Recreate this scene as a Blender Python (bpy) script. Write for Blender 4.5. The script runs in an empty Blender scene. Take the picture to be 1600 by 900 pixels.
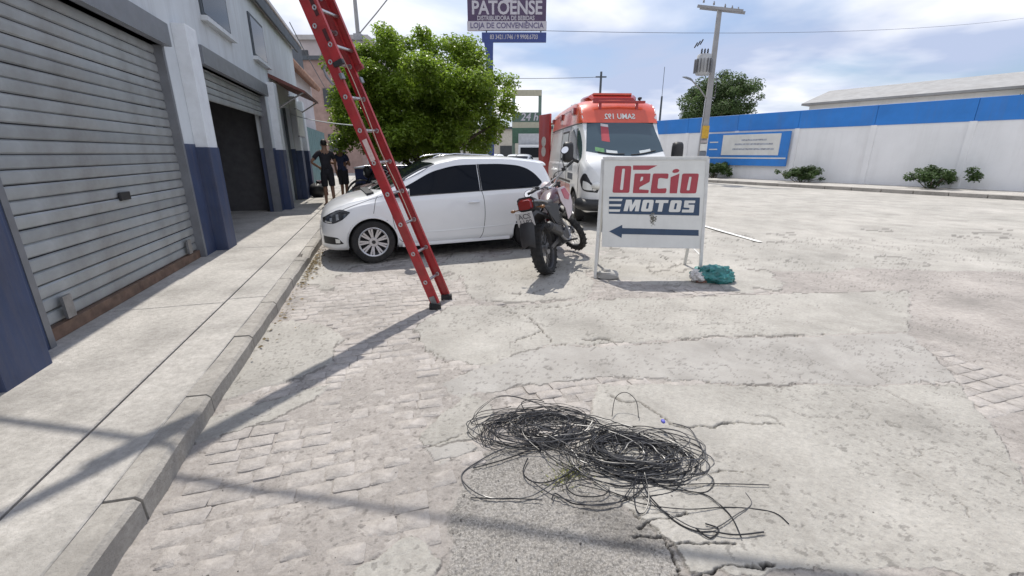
import bpy, bmesh, math, random
import numpy as np
from mathutils import Vector, Matrix, noise as mnoise

random.seed(7)
RS = np.random.RandomState(7)
R = math.radians
scene = bpy.context.scene
COL = scene.collection

# ------------------------------------------------------------------ camera
cam_data = bpy.data.cameras.new("camera")
cam = bpy.data.objects.new("camera", cam_data)
COL.objects.link(cam)
cam.location = (0, 0, 1.5)
cam.rotation_euler = (R(90 - 17.2), 0, 0)
cam_data.sensor_width = 36
cam_data.lens = 36 * 680 / 1600
cam_data.clip_start = 0.05
cam_data.clip_end = 5000
scene.camera = cam

# ------------------------------------------------------------------ sky and sun
SUN_TO = Vector((-0.15, 0.53, 1.0)).normalized()      # towards the sun
SUN_EL = math.asin(SUN_TO.z)
SUN_AZ = math.atan2(SUN_TO.x, SUN_TO.y)
world = bpy.data.worlds.new("World")
scene.world = world
world.use_nodes = True
nt = world.node_tree
nt.nodes.clear()
N_ = nt.nodes.new
out = N_("ShaderNodeOutputWorld")
bg = N_("ShaderNodeBackground")
bg.inputs["Strength"].default_value = 0.10
sky = N_("ShaderNodeTexSky")
sky.sky_type = 'NISHITA'
sky.sun_disc = False
sky.sun_elevation = SUN_EL
sky.sun_rotation = SUN_AZ
sky.air_density = 1.2
sky.dust_density = 1.0
sky.ozone_density = 2.0
tc = N_("ShaderNodeTexCoord")
sep = N_("ShaderNodeSeparateXYZ")
nt.links.new(tc.outputs["Generated"], sep.inputs[0])
zz = N_("ShaderNodeMath"); zz.operation = 'MAXIMUM'; zz.inputs[1].default_value = 0.0
nt.links.new(sep.outputs["Z"], zz.inputs[0])
za = N_("ShaderNodeMath"); za.operation = 'ADD'; za.inputs[1].default_value = 0.16
nt.links.new(zz.outputs[0], za.inputs[0])
dx = N_("ShaderNodeMath"); dx.operation = 'DIVIDE'
dy = N_("ShaderNodeMath"); dy.operation = 'DIVIDE'
nt.links.new(sep.outputs["X"], dx.inputs[0]); nt.links.new(za.outputs[0], dx.inputs[1])
nt.links.new(sep.outputs["Y"], dy.inputs[0]); nt.links.new(za.outputs[0], dy.inputs[1])
cmb = N_("ShaderNodeCombineXYZ")
nt.links.new(dx.outputs[0], cmb.inputs[0]); nt.links.new(dy.outputs[0], cmb.inputs[1])
cmb.inputs[2].default_value = 3.7
nz = N_("ShaderNodeTexNoise"); nz.inputs["Scale"].default_value = 0.62
nz.inputs["Detail"].default_value = 7; nz.inputs["Roughness"].default_value = 0.52
nz.inputs["Distortion"].default_value = 0.5
nt.links.new(cmb.outputs[0], nz.inputs["Vector"])
rp = N_("ShaderNodeValToRGB")
rp.color_ramp.elements[0].position = 0.30; rp.color_ramp.elements[0].color = (0, 0, 0, 1)
rp.color_ramp.elements[1].position = 0.50; rp.color_ramp.elements[1].color = (1, 1, 1, 1)
nt.links.new(nz.outputs["Fac"], rp.inputs[0])
nz2 = N_("ShaderNodeTexNoise"); nz2.inputs["Scale"].default_value = 0.75
nz2.inputs["Detail"].default_value = 5; nz2.inputs["Roughness"].default_value = 0.5
mp2 = N_("ShaderNodeMapping"); mp2.inputs["Location"].default_value = (5.3, 1.9, 0)
nt.links.new(cmb.outputs[0], mp2.inputs[0]); nt.links.new(mp2.outputs[0], nz2.inputs["Vector"])
rp2 = N_("ShaderNodeValToRGB")          # cloud tops bright, undersides blue grey
rp2.color_ramp.elements[0].position = 0.42; rp2.color_ramp.elements[0].color = (4.9, 5.7, 7.7, 1)
rp2.color_ramp.elements[1].position = 0.60; rp2.color_ramp.elements[1].color = (11.0, 11.0, 11.3, 1)
nt.links.new(nz2.outputs["Fac"], rp2.inputs[0])
mx = N_("ShaderNodeMix"); mx.data_type = 'RGBA'
nt.links.new(rp.outputs[0], mx.inputs["Factor"])
tint = N_("ShaderNodeMix"); tint.data_type = 'RGBA'; tint.blend_type = 'MULTIPLY'
tint.inputs["Factor"].default_value = 1.0
tint.inputs[7].default_value = (0.86, 0.95, 1.12, 1)
nt.links.new(sky.outputs[0], tint.inputs[6])
nt.links.new(tint.outputs[2], mx.inputs[6]); nt.links.new(rp2.outputs[0], mx.inputs[7])
nt.links.new(mx.outputs[2], bg.inputs["Color"])
nt.links.new(bg.outputs[0], out.inputs[0])

sun_d = bpy.data.lights.new("sun", 'SUN')
sun_d.energy = 4.2
sun_d.angle = R(0.55)
sun_d.color = (1.0, 0.95, 0.87)
sun = bpy.data.objects.new("sun", sun_d)
COL.objects.link(sun)
sun.rotation_euler = (-SUN_TO).to_track_quat('-Z', 'Y').to_euler()
sun.location = (0, 0, 30)

scene.view_settings.view_transform = 'Standard'
scene.view_settings.look = 'None'
scene.view_settings.exposure = 0.13
scene.view_settings.gamma = 1.0
scene.view_settings.use_curve_mapping = False

# ------------------------------------------------------------------ street frame
D2 = np.array([-.279, .960]); D2 /= np.hypot(*D2)     # along the street, away from the camera
N2 = np.array([D2[1], -D2[0]])                         # across it, to the right
K0 = np.array([-2.54, 4.85])                           # a point on the kerb


def st(s, n, z=0.0):
    p = K0 + s * D2 + n * N2
    return Vector((p[0], p[1], z))


STREET_ROT = math.atan2(D2[1], D2[0]) - math.pi / 2    # local +Y = along the street

# ------------------------------------------------------------------ materials
MATS = {}


def M(name, col, rough=0.6, metal=0.0, var=0.12, scale=6.0, bump=0.0, bscale=None, coat=0.0, spec=0.5, trans=0.0, dirt=0.0, objrand=0.0, streak=False):
    if name in MATS:
        return MATS[name]
    m = bpy.data.materials.new(name)
    m.use_nodes = True
    t = m.node_tree
    b = t.nodes["Principled BSDF"]
    b.inputs["Roughness"].default_value = rough
    b.inputs["Metallic"].default_value = metal
    b.inputs["Specular IOR Level"].default_value = spec
    if coat:
        b.inputs["Coat Weight"].default_value = coat
        b.inputs["Coat Roughness"].default_value = 0.06
    co = t.nodes.new("ShaderNodeTexCoord")
    n = t.nodes.new("ShaderNodeTexNoise")
    n.inputs["Scale"].default_value = scale
    n.inputs["Detail"].default_value = 6
    n.inputs["Roughness"].default_value = 0.6
    t.links.new(co.outputs["Object"], n.inputs["Vector"])
    r = t.nodes.new("ShaderNodeValToRGB")
    c = np.array(col[:3])
    lo = tuple(np.clip(c * (1 - var), 0, 1)) + (1,)
    hi = tuple(np.clip(c * (1 + var), 0, 1)) + (1,)
    r.color_ramp.elements[0].position = 0.3; r.color_ramp.elements[0].color = lo
    r.color_ramp.elements[1].position = 0.7; r.color_ramp.elements[1].color = hi
    t.links.new(n.outputs["Fac"], r.inputs[0])
    src = r.outputs[0]
    if dirt:
        n3 = t.nodes.new("ShaderNodeTexNoise")
        n3.inputs["Scale"].default_value = scale * 0.35
        n3.inputs["Detail"].default_value = 8
        n3.inputs["Roughness"].default_value = 0.72
        if streak:
            mpn = t.nodes.new("ShaderNodeMapping"); mpn.inputs["Scale"].default_value = (5, 5, .35)
            t.links.new(co.outputs["Object"], mpn.inputs[0]); t.links.new(mpn.outputs[0], n3.inputs["Vector"])
        else:
            t.links.new(co.outputs["Object"], n3.inputs["Vector"])
        r3 = t.nodes.new("ShaderNodeValToRGB")
        r3.color_ramp.elements[0].position = 0.48; r3.color_ramp.elements[0].color = (0, 0, 0, 1)
        r3.color_ramp.elements[1].position = 0.75; r3.color_ramp.elements[1].color = (dirt, dirt, dirt, 1)
        t.links.new(n3.outputs["Fac"], r3.inputs[0])
        mx = t.nodes.new("ShaderNodeMix"); mx.data_type = 'RGBA'
        t.links.new(r3.outputs[0], mx.inputs["Factor"])
        t.links.new(src, mx.inputs[6])
        mx.inputs[7].default_value = (0.16, 0.13, 0.10, 1)
        src = mx.outputs[2]
    if objrand:
        oi = t.nodes.new("ShaderNodeObjectInfo")
        mr = t.nodes.new("ShaderNodeMapRange")
        mr.inputs[3].default_value = 1 - objrand; mr.inputs[4].default_value = 1 + objrand
        t.links.new(oi.outputs["Random"], mr.inputs[0])
        hs = t.nodes.new("ShaderNodeHueSaturation")
        t.links.new(mr.outputs[0], hs.inputs["Value"])
        t.links.new(src, hs.inputs["Color"])
        src = hs.outputs[0]
    t.links.new(src, b.inputs["Base Color"])
    if trans:
        tr = t.nodes.new("ShaderNodeBsdfTranslucent")
        t.links.new(src, tr.inputs["Color"])
        ms = t.nodes.new("ShaderNodeMixShader")
        ms.inputs[0].default_value = trans
        t.links.new(b.outputs[0], ms.inputs[1]); t.links.new(tr.outputs[0], ms.inputs[2])
        t.links.new(ms.outputs[0], t.nodes["Material Output"].inputs["Surface"])
    if bump:
        n2 = t.nodes.new("ShaderNodeTexNoise")
        n2.inputs["Scale"].default_value = bscale or scale * 6
        n2.inputs["Detail"].default_value = 5
        t.links.new(co.outputs["Object"], n2.inputs["Vector"])
        bp = t.nodes.new("ShaderNodeBump")
        bp.inputs["Strength"].default_value = bump
        bp.inputs["Distance"].default_value = 0.02
        t.links.new(n2.outputs["Fac"], bp.inputs["Height"])
        t.links.new(bp.outputs[0], b.inputs["Normal"])
    MATS[name] = m
    return m


def glass_mat(name, col, rough=0.03, alpha_trans=0.0, spec=0.6):
    m = bpy.data.materials.new(name)
    m.use_nodes = True
    t = m.node_tree
    b = t.nodes["Principled BSDF"]
    b.inputs["Base Color"].default_value = col + (1,)
    b.inputs["Roughness"].default_value = rough
    b.inputs["Specular IOR Level"].default_value = spec
    if alpha_trans:
        tr = t.nodes.new("ShaderNodeBsdfTransparent")
        tr.inputs[0].default_value = (0.62, 0.72, 0.74, 1)
        ms = t.nodes.new("ShaderNodeMixShader")
        ms.inputs[0].default_value = alpha_trans
        t.links.new(b.outputs[0], ms.inputs[1]); t.links.new(tr.outputs[0], ms.inputs[2])
        t.links.new(ms.outputs[0], t.nodes["Material Output"].inputs["Surface"])
    MATS[name] = m
    return m


white_paint = M("white_car_paint", (0.78, 0.79, 0.80), 0.28, coat=0.8, var=0.02, scale=2)
black_paint = M("black_car_paint", (0.012, 0.012, 0.015), 0.2, coat=0.9, var=0.2)
black_plastic = M("black_plastic", (0.02, 0.02, 0.022), 0.5, var=0.25, scale=12)
rubber = M("tyre_rubber", (0.018, 0.018, 0.019), 0.85, var=0.3, scale=14, bump=0.2, dirt=0.25)
alloy = M("alloy_wheel", (0.52, 0.52, 0.54), 0.32, 0.85, var=0.08)
chrome = M("chrome", (0.75, 0.75, 0.77), 0.12, 1.0, var=0.03)
alu = M("aluminium", (0.55, 0.55, 0.56), 0.35, 0.9, var=0.1, scale=20)
steel = M("grey_steel", (0.28, 0.28, 0.29), 0.45, 0.8, var=0.2, scale=14)
dark_glass = glass_mat("tinted_glass", (0.006, 0.008, 0.013), 0.05, spec=.12)
red_lens = M("red_lens", (0.20, 0.014, 0.012), 0.12, coat=0.6, var=0.1)
clear_lens = M("clear_lens", (0.72, 0.72, 0.68), 0.08, coat=0.8, var=0.06, scale=30)
ladder_red = M("ladder_red", (0.34, 0.022, 0.026), 0.42, var=0.22, scale=7, dirt=0.34, bump=0.05)
sign_white = M("sign_white", (0.66, 0.66, 0.63), 0.5, var=0.07, scale=3, dirt=0.10, streak=True)
sign_red = M("sign_red", (0.36, 0.045, 0.06), 0.5, var=0.10, scale=12)
sign_navy = M("sign_navy", (0.026, 0.055, 0.105), 0.5, var=0.15, scale=8)
tube_white = M("worn_white_paint", (0.62, 0.62, 0.60), 0.5, var=0.08, scale=8, dirt=0.35)
bark = M("bark", (0.11, 0.085, 0.06), 0.9, var=0.35, scale=9, bump=0.6)
concrete_m = M("grey_concrete", (0.33, 0.32, 0.30), 0.9, var=0.16, scale=5, bump=0.3, dirt=0.2)
skin_m = M("skin", (0.24, 0.135, 0.085), 0.55, var=0.08)
hair_m = M("dark_hair", (0.012, 0.010, 0.009), 0.6, var=0.3, scale=30)


# ------------------------------------------------------------------ mesh helpers
def rot_to(d):
    return Vector(d).normalized().to_track_quat('Z', 'Y').to_matrix()


class MB:
    def __init__(self):
        self.v = []
        self.f = []

    def add(self, vs, fs, mat=None):
        o = len(self.v)
        if mat is not None:
            vs = [mat @ Vector(p) for p in vs]
        self.v.extend([tuple(p) for p in vs])
        self.f.extend([tuple(i + o for i in f) for f in fs])
        return self

    def box(self, c, s, rot=None):
        x, y, z = s[0] / 2, s[1] / 2, s[2] / 2
        vs = [Vector((a, b, d)) for a in (-x, x) for b in (-y, y) for d in (-z, z)]
        if rot is not None:
            vs = [rot @ p for p in vs]
        c = Vector(c)
        return self.add([p + c for p in vs], [(0, 1, 3, 2), (4, 6, 7, 5), (0, 4, 5, 1), (2, 3, 7, 6), (0, 2, 6, 4), (1, 5, 7, 3)])

    def loft(self, rings, caps=True, closed_ring=True, loop=False):
        n = len(rings[0]); vs = []; fs = []
        for r in rings:
            vs.extend(r)
        m = len(rings)
        for i in range(m if loop else m - 1):
            a, b = i * n, ((i + 1) % m) * n
            for j in range(n if closed_ring else n - 1):
                k = (j + 1) % n
                fs.append((a + j, a + k, b + k, b + j))
        if caps and not loop:
            fs.append(tuple(range(n - 1, -1, -1)))
            fs.append(tuple((m - 1) * n + j for j in range(n)))
        return self.add(vs, fs)

    def cyl(self, p0, p1, r0, r1=None, n=12, caps=True):
        r1 = r0 if r1 is None else r1
        p0, p1 = Vector(p0), Vector(p1)
        q = rot_to(p1 - p0)
        ring = lambda p, r: [p + q @ Vector((r * math.cos(2 * math.pi * j / n), r * math.sin(2 * math.pi * j / n), 0)) for j in range(n)]
        return self.loft([ring(p0, r0), ring(p1, r1)], caps)

    def tube(self, pts, r, n=8, loop=False, caps=True):
        pts = [Vector(p) for p in pts]
        m = len(pts)
        rings = []
        prev = None
        for i in range(m):
            if loop:
                d = pts[(i + 1) % m] - pts[i - 1]
            else:
                d = pts[min(i + 1, m - 1)] - pts[max(i - 1, 0)]
            if d.length < 1e-9:
                d = Vector((0, 0, 1))
            d.normalize()
            if prev is None:
                a = d.orthogonal().normalized()
            else:
                a = prev - d * prev.dot(d)
                if a.length < 1e-6:
                    a = d.orthogonal()
                a.normalize()
            prev = a
            b = d.cross(a)
            rr = r[i] if isinstance(r, (list, tuple)) else r
            rings.append([pts[i] + (a * math.cos(2 * math.pi * j / n) + b * math.sin(2 * math.pi * j / n)) * rr for j in range(n)])
        return self.loft(rings, caps, True, loop)

    def lathe(self, prof, mat=None, n=24):
        """profile of (radius, z) turned about local z"""
        vs = []; fs = []
        m = len(prof)
        for j in range(n):
            a = 2 * math.pi * j / n
            for r, z in prof:
                vs.append(Vector((r * math.cos(a), r * math.sin(a), z)))
        for j in range(n):
            k = (j + 1) % n
            for i in range(m - 1):
                fs.append((j * m + i, k * m + i, k * m + i + 1, j * m + i + 1))
        return self.add(vs, fs, mat)

    def prism(self, poly, d0, d1, mat=None):
        """2-D outline (x, y) raised from z=d0 to z=d1"""
        n = len(poly)
        vs = [Vector((x, y, d0)) for x, y in poly] + [Vector((x, y, d1)) for x, y in poly]
        fs = [tuple(range(n - 1, -1, -1)), tuple(range(n, 2 * n))]
        fs += [(i, (i + 1) % n, n + (i + 1) % n, n + i) for i in range(n)]
        return self.add(vs, fs, mat)

    def ball(self, c, s, nu=12, nv=8, mat=None, jit=0.0, seed=0):
        rr = random.Random(seed)
        vs = []; fs = []
        c = Vector(c)
        for i in range(nv + 1):
            th = math.pi * i / nv
            for j in range(nu):
                ph = 2 * math.pi * j / nu
                k = 1 + (rr.uniform(-jit, jit) if jit else 0)
                vs.append(c + Vector((s[0] * k * math.sin(th) * math.cos(ph), s[1] * k * math.sin(th) * math.sin(ph), s[2] * k * math.cos(th))))
        for i in range(nv):
            for j in range(nu):
                k = (j + 1) % nu
                fs.append((i * nu + j, (i + 1) * nu + j, (i + 1) * nu + k, i * nu + k))
        return self.add(vs, fs, mat)

    def build(self, name, mat, parent=None, loc=None, rot=None, smooth=35, bevel=0.0, seg=2):
        me = bpy.data.meshes.new(name)
        me.from_pydata(self.v, [], self.f)
        if bevel or True:
            bm = bmesh.new()
            bm.from_mesh(me)
            bmesh.ops.remove_doubles(bm, verts=bm.verts, dist=1e-6)
            if bevel:
                es = [e for e in bm.edges if len(e.link_faces) == 2 and e.calc_face_angle(0) > 0.5]
                bmesh.ops.bevel(bm, geom=es, offset=bevel, segments=seg, profile=0.7, affect='EDGES', clamp_overlap=True)
            bmesh.ops.recalc_face_normals(bm, faces=bm.faces)
            bm.to_mesh(me)
            bm.free()
        return link(name, me, mat, parent, loc, rot, smooth)


def link(name, me, mat, parent=None, loc=None, rot=None, smooth=35):
    if mat is not None:
        me.materials.clear()
        me.materials.append(mat)
    if smooth:
        me.polygons.foreach_set("use_smooth", [True] * len(me.polygons))
        me.set_sharp_from_angle(angle=R(smooth))
    me.update()
    o = bpy.data.objects.new(name, me)
    COL.objects.link(o)
    if parent is not None:
        o.parent = parent
    if loc is not None:
        o.location = loc
    if rot is not None:
        o.rotation_euler = rot
    return o


def np_mesh(name, verts, quads, mat, parent=None, smooth=False, tri=False):
    me = bpy.data.meshes.new(name)
    verts = np.asarray(verts, np.float32); quads = np.asarray(quads, np.int32)
    k = quads.shape[1]
    me.vertices.add(len(verts)); me.vertices.foreach_set("co", verts.ravel())
    me.loops.add(quads.size); me.loops.foreach_set("vertex_index", quads.ravel())
    me.polygons.add(len(quads))
    me.polygons.foreach_set("loop_start", np.arange(0, quads.size, k, dtype=np.int32))
    me.polygons.foreach_set("use_smooth", np.full(len(quads), bool(smooth)))
    me.update(calc_edges=True)
    me.validate()
    me.materials.append(mat)
    o = bpy.data.objects.new(name, me)
    COL.objects.link(o)
    if parent is not None:
        o.parent = parent
    return o


def tag(o, label=None, cat=None, group=None, kind=None):
    if label: o["label"] = label
    if cat: o["category"] = cat
    if group: o["group"] = group
    if kind: o["kind"] = kind
    return o


def thing(name, label, cat, loc=(0, 0, 0), rot=(0, 0, 0), group=None):
    o = bpy.data.objects.new(name, None)
    o.empty_display_size = 0.2
    COL.objects.link(o)
    o.location = loc
    o.rotation_euler = rot
    return tag(o, label, cat, group)


def copy_tree(o, parent=None):
    kids = [c for c in o.children]
    c = o.copy()
    COL.objects.link(c)
    if parent is not None:
        c.parent = parent
        c.matrix_parent_inverse = o.matrix_parent_inverse
    for k in kids:
        copy_tree(k, c)
    return c


def text_mesh(body, size, depth=0.002, shear=0.0, offset=0.0, sx=1.0, align='CENTER', spacing=1.0):
    cu = bpy.data.curves.new("txt", 'FONT')
    cu.body = body
    cu.size = size
    cu.extrude = depth
    cu.shear = shear
    cu.offset = offset
    cu.align_x = align
    cu.align_y = 'CENTER'
    cu.space_character = spacing
    cu.resolution_u = 3
    o = bpy.data.objects.new("txt", cu)
    COL.objects.link(o)
    o.scale = (sx, 1, 1)
    dg = bpy.context.evaluated_depsgraph_get()
    me = bpy.data.meshes.new_from_object(o.evaluated_get(dg))
    for v in me.vertices:
        v.co.x *= sx
    bpy.data.objects.remove(o)
    bpy.data.curves.remove(cu)
    return me


def lettering(body, size, mat, parent, origin, right, up, depth=0.002, name="lettering", **kw):
    """flat text on a plane given by its origin and right / up directions (parent's space)"""
    me = text_mesh(body, size, depth, **kw)
    r = Vector(right).normalized(); u = Vector(up).normalized(); n = r.cross(u)
    mtx = Matrix((r, u, n)).transposed().to_4x4()
    mtx.translation = Vector(origin)
    me.transform(mtx)
    return link(name, me, mat, parent, smooth=0)


def catmull(P, k=6):
    P = [Vector(p) for p in P]
    out_ = []
    for i in range(len(P) - 1):
        a = P[max(i - 1, 0)]; b = P[i]; c = P[i + 1]; d = P[min(i + 2, len(P) - 1)]
        for j in range(k):
            t = j / k
            out_.append(0.5 * ((2 * b) + (c - a) * t + (2 * a - 5 * b + 4 * c - d) * t * t + (3 * b - a - 3 * c + d) * t ** 3))
    out_.append(P[-1])
    return out_


def skin_mesh(joints, edges, sub=2):
    """a continuous limb or body surface grown over a stick figure; joints name -> (x, y, z, r) or (x,y,z,(ra,rb))"""
    bm = bmesh.new()
    lay = bm.verts.layers.skin.verify()
    ids = {}
    for i, (k, j) in enumerate(joints.items()):
        v = bm.verts.new(j[:3])
        r = j[3]
        v[lay].radius = r if isinstance(r, tuple) else (r, r)
        v[lay].use_root = (i == 0)
        ids[k] = v
    for a, b in edges:
        bm.edges.new((ids[a], ids[b]))
    me = bpy.data.meshes.new("skin")
    bm.to_mesh(me); bm.free()
    o = bpy.data.objects.new("skin", me)
    COL.objects.link(o)
    sk = o.modifiers.new("skin", 'SKIN'); sk.use_smooth_shade = True
    ss = o.modifiers.new("sub", 'SUBSURF'); ss.levels = sub; ss.render_levels = sub
    dg = bpy.context.evaluated_depsgraph_get()
    res = bpy.data.meshes.new_from_object(o.evaluated_get(dg))
    bpy.data.objects.remove(o); bpy.data.meshes.remove(me)
    return res


# numpy value noise
_T = RS.rand(512, 512)


def vnoise(x, y, seed=0):
    x = x + seed * 17.31; y = y + seed * 9.77
    xi = np.floor(x).astype(int); yi = np.floor(y).astype(int)
    fx = x - xi; fy = y - yi
    fx = fx * fx * (3 - 2 * fx); fy = fy * fy * (3 - 2 * fy)
    a = _T[xi % 512, yi % 512]; b = _T[(xi + 1) % 512, yi % 512]
    c = _T[xi % 512, (yi + 1) % 512]; d = _T[(xi + 1) % 512, (yi + 1) % 512]
    return (a * (1 - fx) + b * fx) * (1 - fy) + (c * (1 - fx) + d * fx) * fy


def fbm(x, y, oct=4, seed=0, gain=0.5):
    s = 0; a = 1; t = 0
    for i in range(oct):
        s = s + a * vnoise(x * 2 ** i, y * 2 ** i, seed + i * 3)
        t += a; a *= gain
    return s / t


def inpoly(x, y, poly):
    ins = np.zeros(x.shape, bool)
    n = len(poly)
    for i in range(n):
        x0, y0 = poly[i]; x1, y1 = poly[(i + 1) % n]
        if y0 == y1:
            continue
        c = ((y0 > y) != (y1 > y)) & (x < (x1 - x0) * (y - y0) / (y1 - y0) + x0)
        ins ^= c
    return ins


def seg_dist(x, y, pts):
    d = np.full(x.shape, 1e9)
    for (x0, y0), (x1, y1) in zip(pts[:-1], pts[1:]):
        L = (x1 - x0) ** 2 + (y1 - y0) ** 2 + 1e-12
        t = np.clip(((x - x0) * (x1 - x0) + (y - y0) * (y1 - y0)) / L, 0, 1)
        d = np.minimum(d, np.hypot(x - x0 - t * (x1 - x0), y - y0 - t * (y1 - y0)))
    return d

# ------------------------------------------------------------------ ground
def ground_material(name, masks=True, base=(0.372, 0.344, 0.320)):
    m = bpy.data.materials.new(name)
    m.use_nodes = True
    t = m.node_tree
    b = t.nodes["Principled BSDF"]
    b.inputs["Roughness"].default_value = 0.88
    b.inputs["Specular IOR Level"].default_value = 0.25
    nn = t.nodes.new; ln = t.links.new
    gp_ = nn("ShaderNodeNewGeometry")

    class co:
        outputs = {"Object": gp_.outputs["Position"]}

    def noise(scale, detail=6, rough=0.6, lo=0.3, hi=0.7, c0=(0, 0, 0, 1), c1=(1, 1, 1, 1)):
        n = nn("ShaderNodeTexNoise")
        n.inputs["Scale"].default_value = scale; n.inputs["Detail"].default_value = detail; n.inputs["Roughness"].default_value = rough
        ln(co.outputs["Object"], n.inputs["Vector"])
        r = nn("ShaderNodeValToRGB")
        r.color_ramp.elements[0].position = lo; r.color_ramp.elements[0].color = c0
        r.color_ramp.elements[1].position = hi; r.color_ramp.elements[1].color = c1
        ln(n.outputs["Fac"], r.inputs[0])
        return r.outputs[0]

    def mix(f, a, c, mode='MIX'):
        x = nn("ShaderNodeMix"); x.data_type = 'RGBA'; x.blend_type = mode
        if isinstance(f, float): x.inputs["Factor"].default_value = f
        else: ln(f, x.inputs["Factor"])
        for s, i in ((a, 6), (c, 7)):
            if isinstance(s, tuple): x.inputs[i].default_value = s
            else: ln(s, x.inputs[i])
        return x.outputs[2]
    k = np.array(base)
    big = noise(1.3, 7, 0.62, 0.34, 0.68, tuple(k * 0.78) + (1,), tuple(k * 1.14) + (1,))
    fine = noise(22, 10, 0.80, 0.28, 0.72, (0.66, 0.65, 0.64, 1), (1.24, 1.24, 1.24, 1))
    col = mix(1.0, big, fine, 'MULTIPLY')
    if masks:
        at = nn("ShaderNodeVertexColor"); at.layer_name = "mask"
        sp = nn("ShaderNodeSeparateColor")
        ln(at.outputs["Color"], sp.inputs[0])
        conc = noise(2.1, 8, 0.66, 0.32, 0.70, (0.365, 0.350, 0.322, 1), (0.490, 0.474, 0.440, 1))
        conc = mix(1.0, conc, noise(34, 9, 0.78, 0.28, 0.72, (0.74, 0.735, 0.73, 1), (1.17, 1.17, 1.17, 1)), 'MULTIPLY')
        asp = noise(3.0, 8, 0.7, 0.3, 0.72, (0.20, 0.188, 0.172, 1), (0.34, 0.322, 0.30, 1))
        asp = mix(1.0, asp, noise(90, 4, 0.7, 0.35, 0.65, (0.55, 0.55, 0.55, 1), (1.35, 1.35, 1.35, 1)), 'MULTIPLY')
        conc = mix(1.0, conc, noise(0.55, 5, 0.6, 0.30, 0.70, (0.80, 0.80, 0.79, 1), (1.07, 1.06, 1.05, 1)), 'MULTIPLY')
        vo = nn("ShaderNodeTexVoronoi"); vo.inputs["Scale"].default_value = 130
        ln(co.outputs["Object"], vo.inputs["Vector"])
        vr = nn("ShaderNodeValToRGB")
        vr.color_ramp.elements[0].position = 0.10; vr.color_ramp.elements[0].color = (1, 1, 1, 1)
        vr.color_ramp.elements[1].position = 0.50; vr.color_ramp.elements[1].color = (0, 0, 0, 1)
        ln(vo.outputs["Distance"], vr.inputs[0])
        rr = nn("ShaderNodeSeparateColor"); ln(vo.outputs["Color"], rr.inputs[0])
        th = nn("ShaderNodeMath"); th.operation = 'GREATER_THAN'; th.inputs[1].default_value = 0.45
        ln(rr.outputs[0], th.inputs[0])
        sf = nn("ShaderNodeMath"); sf.operation = 'MULTIPLY'
        ln(vr.outputs[0], sf.inputs[0]); ln(th.outputs[0], sf.inputs[1])
        sf2 = nn("ShaderNodeMath"); sf2.operation = 'MULTIPLY'; sf2.inputs[1].default_value = 0.55
        ln(sf.outputs[0], sf2.inputs[0])
        asp = mix(sf2.outputs[0], asp, (0.52, 0.50, 0.47, 1))
        band = noise(2.6, 8, 0.66, 0.32, 0.70, (0.315, 0.298, 0.276, 1), (0.415, 0.398, 0.374, 1))
        col = mix(sp.outputs[0], col, conc)
        col = mix(at.outputs["Alpha"], band, col)
        col = mix(sp.outputs[1], col, asp)
        col = mix(sp.outputs[2], col, (0.045, 0.04, 0.035, 1))
    # scattered dark stains, worn into the surface
    st_ = noise(1.5, 6, 0.60, 0.52, 0.74, (0, 0, 0, 1), (0.50, 0.50, 0.50, 1))
    col = mix(st_, col, (0.19, 0.18, 0.165, 1))
    ln(col, b.inputs["Base Color"])
    n2 = nn("ShaderNodeTexNoise"); n2.inputs["Scale"].default_value = 60; n2.inputs["Detail"].default_value = 8; n2.inputs["Roughness"].default_value = 0.7
    ln(co.outputs["Object"], n2.inputs["Vector"])
    bp = nn("ShaderNodeBump"); bp.inputs["Strength"].default_value = 0.8; bp.inputs["Distance"].default_value = 0.014
    ln(n2.outputs["Fac"], bp.inputs["Height"]); ln(bp.outputs[0], b.inputs["Normal"])
    return m


lane_mat = ground_material("worn_lane_surface")
far_mat = ground_material("far_ground", masks=False, base=(0.38, 0.365, 0.34))

# distant ground, out to the horizon
mb = MB()
mb.add([(-900, -60, -0.05), (900, -60, -0.05), (900, 2500, -0.05), (-900, 2500, -0.05)], [(0, 1, 2, 3)])
tag(mb.build("ground", far_mat, smooth=0), kind="structure")

# repair patches, cracks and zones of the lane (metres on the ground)
PATCH_CONC = [
    [(-2.037, 3.826), (-1.642, 3.638), (-1.432, 3.383), (-1.362, 2.938), (-1.478, 2.725), (-1.960, 2.327), (-2.631, 3.521)],
    [(-1.705, 1.963), (-1.325, 2.327), (-1.244, 2.536), (-1.233, 2.671), (-1.413, 2.512), (-1.867, 2.194)],
    [(-0.893, 3.638), (-0.653, 4.183), (0.000, 4.222), (0.763, 4.385), (2.399, 4.559), (4.518, 4.723), (3.471, 3.521), (1.857, 3.424), (0.847, 3.306), (0.261, 3.255), (-0.189, 2.897), (-0.487, 3.002), (-0.692, 3.159)],
    [(0.585, 2.619), (1.473, 2.619), (3.049, 2.636), (2.140, 1.228), (0.656, 1.233), (0.622, 1.382), (0.537, 1.548), (0.407, 1.683), (0.341, 1.963), (0.510, 2.327)],
    [(-0.429, 2.313), (-0.254, 2.553), (-0.110, 2.327), (-0.202, 2.017), (-0.469, 1.952), (-0.539, 2.062)],
    [(-0.569, 6.290), (0.910, 6.015), (1.018, 5.111), (0.790, 4.427), (0.000, 4.302), (-0.451, 4.471), (-0.659, 5.403)],
    [(-0.588, 1.281), (-0.418, 1.397), (-0.274, 1.308), (-0.262, 1.087), (-0.523, 1.087)],
    [(-0.031, 1.747), (0.222, 1.791), (0.311, 1.643), (0.224, 1.530), (0.000, 1.566)],
]
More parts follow.
